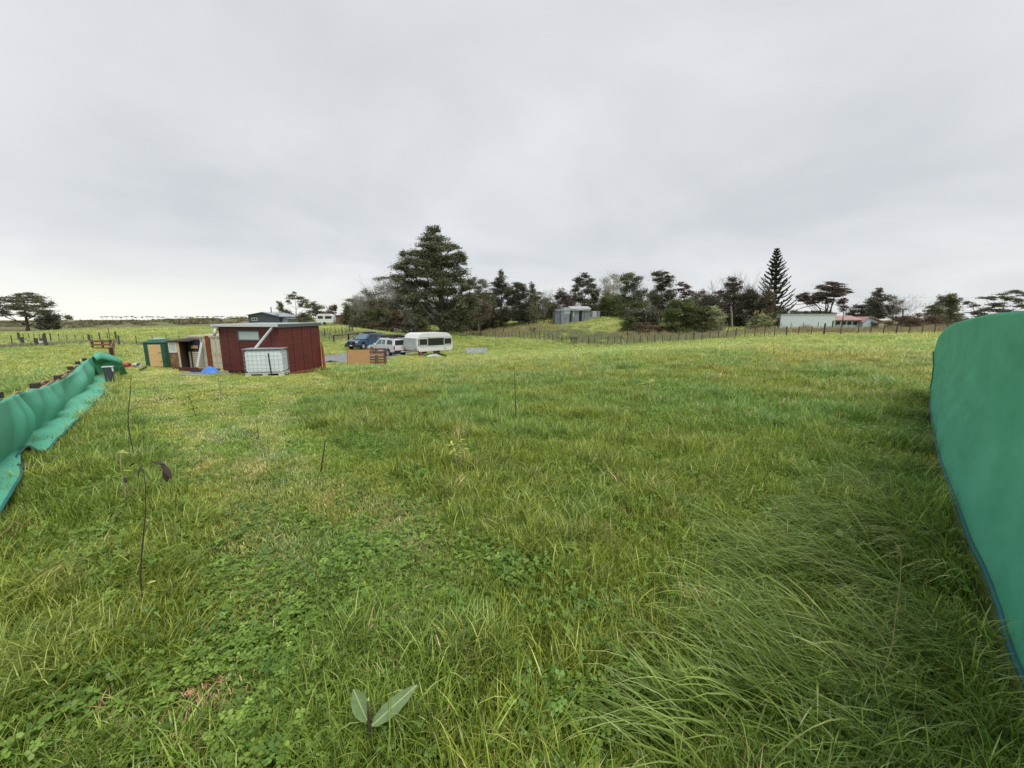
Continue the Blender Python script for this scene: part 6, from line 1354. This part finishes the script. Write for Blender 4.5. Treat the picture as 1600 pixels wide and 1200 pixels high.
# ------------------------------------------------------------ saplings and single plants in the field
def leaf_mesh(L, w, fold=.15, droop=.3, n=6, serr=0.0):
    V = []; F = []
    for i in range(n+1):
        t = i/n; ww = w*math.sin(math.pi*min(1, t*.93+.04))**.8*(1+serr*(i % 2)); z = -droop*L*t*t
        V += [(-ww, L*t, z+fold*ww), (0, L*t, z), (ww, L*t, z+fold*ww)]
    for i in range(n): b = 3*i; F += [(b, b+1, b+4, b+3), (b+1, b+2, b+5, b+4)]
    return V, F
def add_leaf(root, at, az, pitch, L, w, mat, name='leaf', roll=0, droop=.3, serr=0.0, n=6):
    V, F = leaf_mesh(L, w, .2, droop, n, serr); o = MB().add(V, F).build(name, M[mat], root, smooth=True); o.location = at; o.rotation_euler = Euler((pitch, roll, az), 'XYZ'); return o
def veined():
    m, n, l, b = new_mat('large_sapling_leaf'); t = N(n, 'ShaderNodeTexCoord'); s = N(n, 'ShaderNodeSeparateXYZ'); l.new(t.outputs['Object'], s.inputs[0])
    ab = N(n, 'ShaderNodeMath', operation='ABSOLUTE'); l.new(s.outputs[0], ab.inputs[0])
    r0 = N(n, 'ShaderNodeMapRange', i_1=.0008, i_2=.0022); l.new(ab.outputs[0], r0.inputs[0])
    no = N(n, 'ShaderNodeTexNoise', i_Scale=40.0, i_Detail=5.0); l.new(t.outputs['Object'], no.inputs['Vector'])
    r = ramp(n, l, no.outputs[0], [(.3, (.085,.145,.04)), (.7, (.135,.205,.07))]); mx = N(n, 'ShaderNodeMix', data_type='RGBA'); l.new(r0.outputs[0], mx.inputs[0]); mx.inputs[6].default_value = (.34,.40,.16,1); l.new(r.outputs[0], mx.inputs[7])
    l.new(mx.outputs[2], b.inputs['Base Color']); b.inputs['Roughness'].default_value = .5
    # side veins
    sy = N(n, 'ShaderNodeMath', operation='MULTIPLY_ADD', i_1=1.1); l.new(ab.outputs[0], sy.inputs[0]); 
    sub = N(n, 'ShaderNodeMath', operation='SUBTRACT'); l.new(s.outputs[1], sub.inputs[0]); l.new(ab.outputs[0], sub.inputs[1])
    sn = N(n, 'ShaderNodeMath', operation='SINE'); ml = N(n, 'ShaderNodeMath', operation='MULTIPLY', i_1=900.0); l.new(sub.outputs[0], ml.inputs[0]); l.new(ml.outputs[0], sn.inputs[0])
    bp = N(n, 'ShaderNodeBump', i_Strength=.3, i_Distance=.001); l.new(sn.outputs[0], bp.inputs['Height']); l.new(bp.outputs[0], b.inputs['Normal']); return m
M['leaf_big'] = veined()
M['leaf_dark'] = plain('withered_dark_leaf', (.045,.024,.016), .6, .3, 30); M['leaf_yellow'] = plain('yellowing_leaf', (.42,.42,.10), .5, .25, 30); M['leaf_mid'] = plain('sapling_leaf_green', (.12,.19,.05), .5, .25, 30)
def stem_px(name, label, base, pts, r0, mat='stem', leaves=(), dY=0.0, cat='sapling'):
    b = hit(*base); root = empty(name, b, 0, label, cat)
    L = [Vector((0, 0, -.05))] + [P(px, py, b.y+dY*i) - b for i, (px, py) in enumerate(pts)]
    MB().tube(L, [r0*(1-.7*i/(len(L)-1)) for i in range(len(L))], 7).build('stem', M[mat], root, smooth=True)
    for (px, py, az, pitch, ln, w, m) in leaves: add_leaf(root, P(px, py, b.y+dY*len(pts)/2)-b, R(az), R(pitch), ln*.62, w*.5, m)
    return root
# front sapling: a brown stick with two large leaves
b = Vector((*P(578, 1235, 1.18).xy, 0)); root = empty('sapling', b, 0, 'brown sapling stick with two large veined leaves at the bottom centre', 'sapling')
YF = 1.20
top = P(574, 1096, YF)-b; MB().tube([Vector((0,0,0)), P(580,1180,YF)-b, P(577,1140,YF)-b, P(576,1118,YF)-b, top], [.007,.0065,.0058,.005,.003], 8).build('stem', M['stem'], root, smooth=True)
def leaf_between(root, a, c, w, droop, name='leaf', roll=0.0):
    d = c-a; L = d.length; n = 10; V = []; F = []
    dn = d.normalized(); side = dn.cross(Vector((0, 0, 1))).normalized()
    # face up towards the light, tipped a little to the camera
    side = (side + dn.cross(Vector((0, -1, 0))).normalized()*roll).normalized(); nrm = side.cross(dn)
    for i in range(n+1):
        t = i/n; ww = w*(math.sin(math.pi*min(1, t**.85*.96+.03))**.75)*(1+.09*(i % 2)); V += [(-ww, L*t, .18*ww - droop*L*t*t), (0, L*t, -droop*L*t*t), (ww, L*t, .18*ww - droop*L*t*t)]
    for i in range(n): k = 3*i; F += [(k, k+1, k+4, k+3), (k+1, k+2, k+5, k+4)]
    o = MB().add(V, F).build(name, M['leaf_big'], root, smooth=True); o.matrix_basis = Matrix(((side.x, dn.x, nrm.x, a.x), (side.y, dn.y, nrm.y, a.y), (side.z, dn.z, nrm.z, a.z), (0, 0, 0, 1))); return o
leaf_between(root, P(581,1134,YF)-b, P(651,1070,YF+.10)-b, .027, .07, roll=.9); leaf_between(root, P(574,1126,YF)-b, P(551,1077,YF+.07)-b, .029, .06, roll=1.0)
add_leaf(root, P(575,1096,YF)-b, 0, .9, .012, .003, 'leaf_yellow', 'bud')
add_leaf(root, P(578,1160,YF)-b, 2.0, .2, .02, .006, 'leaf_mid')
stem_px('sapling', 'tall thin crooked sapling with withered dark leaves in the left foreground', (225,948), [(219,905),(221,870),(224,835),(228,800),(227,765),(225,738),(213,722)], .0045, leaves=[(216,722,80,-10,.10,.022,'leaf_dark'),(224,726,150,-50,.11,.03,'leaf_dark'),(236,722,-90,5,.12,.022,'leaf_dark'),(250,724,-100,-40,.16,.032,'leaf_dark'),(258,731,-140,-60,.12,.03,'leaf_dark'),(228,722,-95,4,.17,.006,'leaf_mid'),(227,778,90,-20,.05,.015,'leaf_dark'),(226,816,70,10,.05,.015,'leaf_dark'),(228,816,-80,10,.05,.014,'leaf_dark'),(230,912,-60,20,.06,.022,'leaf_yellow'),(232,930,-80,10,.06,.02,'leaf_yellow'),(222,905,60,-30,.05,.015,'leaf_dark')])
stem_px('sapling', 'second thin sapling leaning left behind the tall crooked one', (213,725), [(207,700),(201,672),(200,645),(204,610),(205,585)], .007, leaves=[(200,650,80,10,.12,.03,'leaf_mid'),(198,645,120,20,.10,.03,'leaf_mid'),(203,605,-60,30,.10,.03,'leaf_mid')])
stem_px('sapling', 'short straight sapling with one dark hanging leaf and yellow tips at far left', (198,792), [(196,770),(193,752),(189,735),(188,708)], .007, 'stem_green', leaves=[(192,742,90,-20,.06,.02,'leaf_dark'),(194,746,-110,-55,.08,.028,'leaf_dark'),(189,707,80,8,.09,.02,'leaf_yellow'),(189,707,-80,8,.09,.02,'leaf_yellow'),(189,707,10,30,.07,.02,'leaf_yellow'),(191,736,-70,10,.10,.02,'leaf_yellow'),(188,740,70,0,.07,.02,'leaf_yellow')])
stem_px('sapling', 'dark straight sapling stick in the middle of the field', (806,657), [(805.5,625),(804.5,598),(803,572)], .011, leaves=[(805,602,80,30,.16,.01,'stem'),(805,600,-80,30,.2,.01,'stem')])
stem_px('sapling', 'thin arching sapling with a pale bent tip left of centre', (499,742), [(504,718),(506,705),(508,690),(514,688),(521,692)], .008, 'stem', leaves=[(508,700,70,40,.12,.016,'leaf_mid'),(510,689,-60,20,.10,.014,'leaf_mid')])
for i, (bx, by, tx, ty, lab, mt) in enumerate([(223,705,226,675,'short bare twig left of the mown strip',"stem"),(306,652,293,608,'leaning bare sapling near the left of the mown strip','stem'),(404,690,401,655,'bare upright twig by the mown strip edge','stem'),(376,655,377,628,'small bare twig beside the pale straw patch','stem'),
      (1183,578,1185,553,'thin dark sapling in the right of the field','stem'),(1064,577,1071,549,'leaning pale sapling in the right centre of the field','stem_green'),(1208,560,1209,530,'slender upright sapling before the white shed','stem'),(1296,565,1297,538,'short pale stem before the red roofed house','stem_green'),(1004,560,1003,545,'short stem in the middle distance','stem_green')]):
    stem_px('sapling', lab, (bx, by), [((bx*2+tx)/3+.7, (by*2+ty)/3), ((bx+2*tx)/3-.5, (by+2*ty)/3), (tx, ty)], .007, mt)
def leafy_plant(label, base, h, nl, L, mat, seed, spread=.6, name='leafy_plant'):
    rg = random.Random(seed); b = hit(*base); root = empty(name, b, 0, label, 'plant'); mb = MB()
    for s in range(3):
        a = rg.random()*6.28; tip = Vector((math.cos(a)*h*.35*spread, math.sin(a)*h*.35*spread, h*rg.uniform(.75, 1))); mb.tube([Vector((0,0,-.02)), tip*.5+Vector((0,0,.02)), tip], [.006,.005,.003], 5)
        for i in range(nl//3):
            t = rg.uniform(.45, 1); add_leaf(root, tip*t, rg.random()*6.28, rg.uniform(.0, .9), L*.6*rg.uniform(.7, 1.2), L*.13, mat)
    mb.build('stem', M['stem_green'], root)
leafy_plant('bright yellow-green leafy seedling left of the image centre', (718,742), .40, 24, .10, 'leaf_yellow', 1)
leafy_plant('yellow-brown leafy plant in the right middle of the field', (1010,630), .55, 27, .14, 'leaf_yellow', 2)
leafy_plant('small pale yellow sapling in the mown strip before the red shed', (345,622), .6, 18, .14, 'leaf_yellow', 3, .4)
leafy_plant('single pale whitish weed before the white shed', (1225,545), .5, 9, .2, 'leaf_yellow', 4)
leafy_plant('green broad-leafed dock weed in the lodged grass at lower right', (1312,868), .16, 9, .11, 'leaf_mid', 5)
# tall dry seed stalk at lower right
b = hit(1362, 1098); r = empty('seed_stalk', b, 0, 'tall dry bent seed stalk standing in the lodged grass at lower right', 'grass stalk'); L = [Vector((0,0,-.02))]+[P(px, py, b.y+.03*i)-b for i, (px, py) in enumerate([(1378,1060),(1394,1010),(1400,960),(1407,905),(1408,868)])]
MB().tube(L, [.0022,.002,.0018,.0016,.0014,.001], 5).build('stem', M['stem_green'], r); MB().tube([P(1409,870,b.y+.15)-b, P(1404,858,b.y+.15)-b, P(1399,848,b.y+.15)-b], [.004,.007,.002], 6).build('seed_head', M['stem_green'], r)
# dark mound of leafy weeds under the lifted cloth
def mound():
    c = hit(50, 745); V, F, S = leaf_cloud([np.array([c.x, c.y, c.z+.04]), np.array([c.x+.25, c.y+.2, c.z+.03])], [np.array([.35, .3, .14]), np.array([.3, .25, .10])], [1500, 900], .05, np.random.default_rng(3), .8, 14)
    me = np_mesh('weed_mound', V, F, LM['olive'], {'shade': ('POINT', S)}); o = link(bpy.data.objects.new('weed_mound', me)); tag(o, 'dark low mound of weeds under the lifted edge of the left green cloth', 'weeds', kind='stuff')
mound()
# grass last, so that it can keep clear of what stands on the ground
def foot(o, x0, x1, y0, y1): return np.array([((o.matrix_basis @ Vector((x, y, 0))).x, (o.matrix_basis @ Vector((x, y, 0))).y) for x, y in ((x0,y0),(x1,y0),(x1,y1),(x0,y1))])
_k = P(578, 1235, 1.18); KEEP.append(np.array([(_k.x-.05, _k.y+.05), (_k.x+.07, _k.y+.05), (_k.x+.10, _k.y-.45), (_k.x-.02, _k.y-.45)]))
KEEP += [foot(shed, -L_-.05, .1, -.05, Wd+.1), foot(tank, -THW, THW, -.05, .95), foot(cont, -CL, 3.0, -.05, 2.4), foot(sh, -SL, SR, 0, 1.5), foot(gs, -.6, .6, 0, 1.35), foot(cv, -Lc/2, Lc/2, .3, Wc), foot(ute, -2.6, 2.6, -.9, .9), foot(bl, -2.6, 2.6, -.9, .9)]
def drive_poly():
    o = bpy.data.objects['driveway']; v = [tuple(p.co) for p in o.data.vertices]; n = len(v)//9; return np.array([(v[i*9+1][0], v[i*9+1][1]) for i in range(n)]+[(v[i*9+7][0], v[i*9+7][1]) for i in range(n-1, -1, -1)])
KEEP.append(drive_poly())
do_grass()
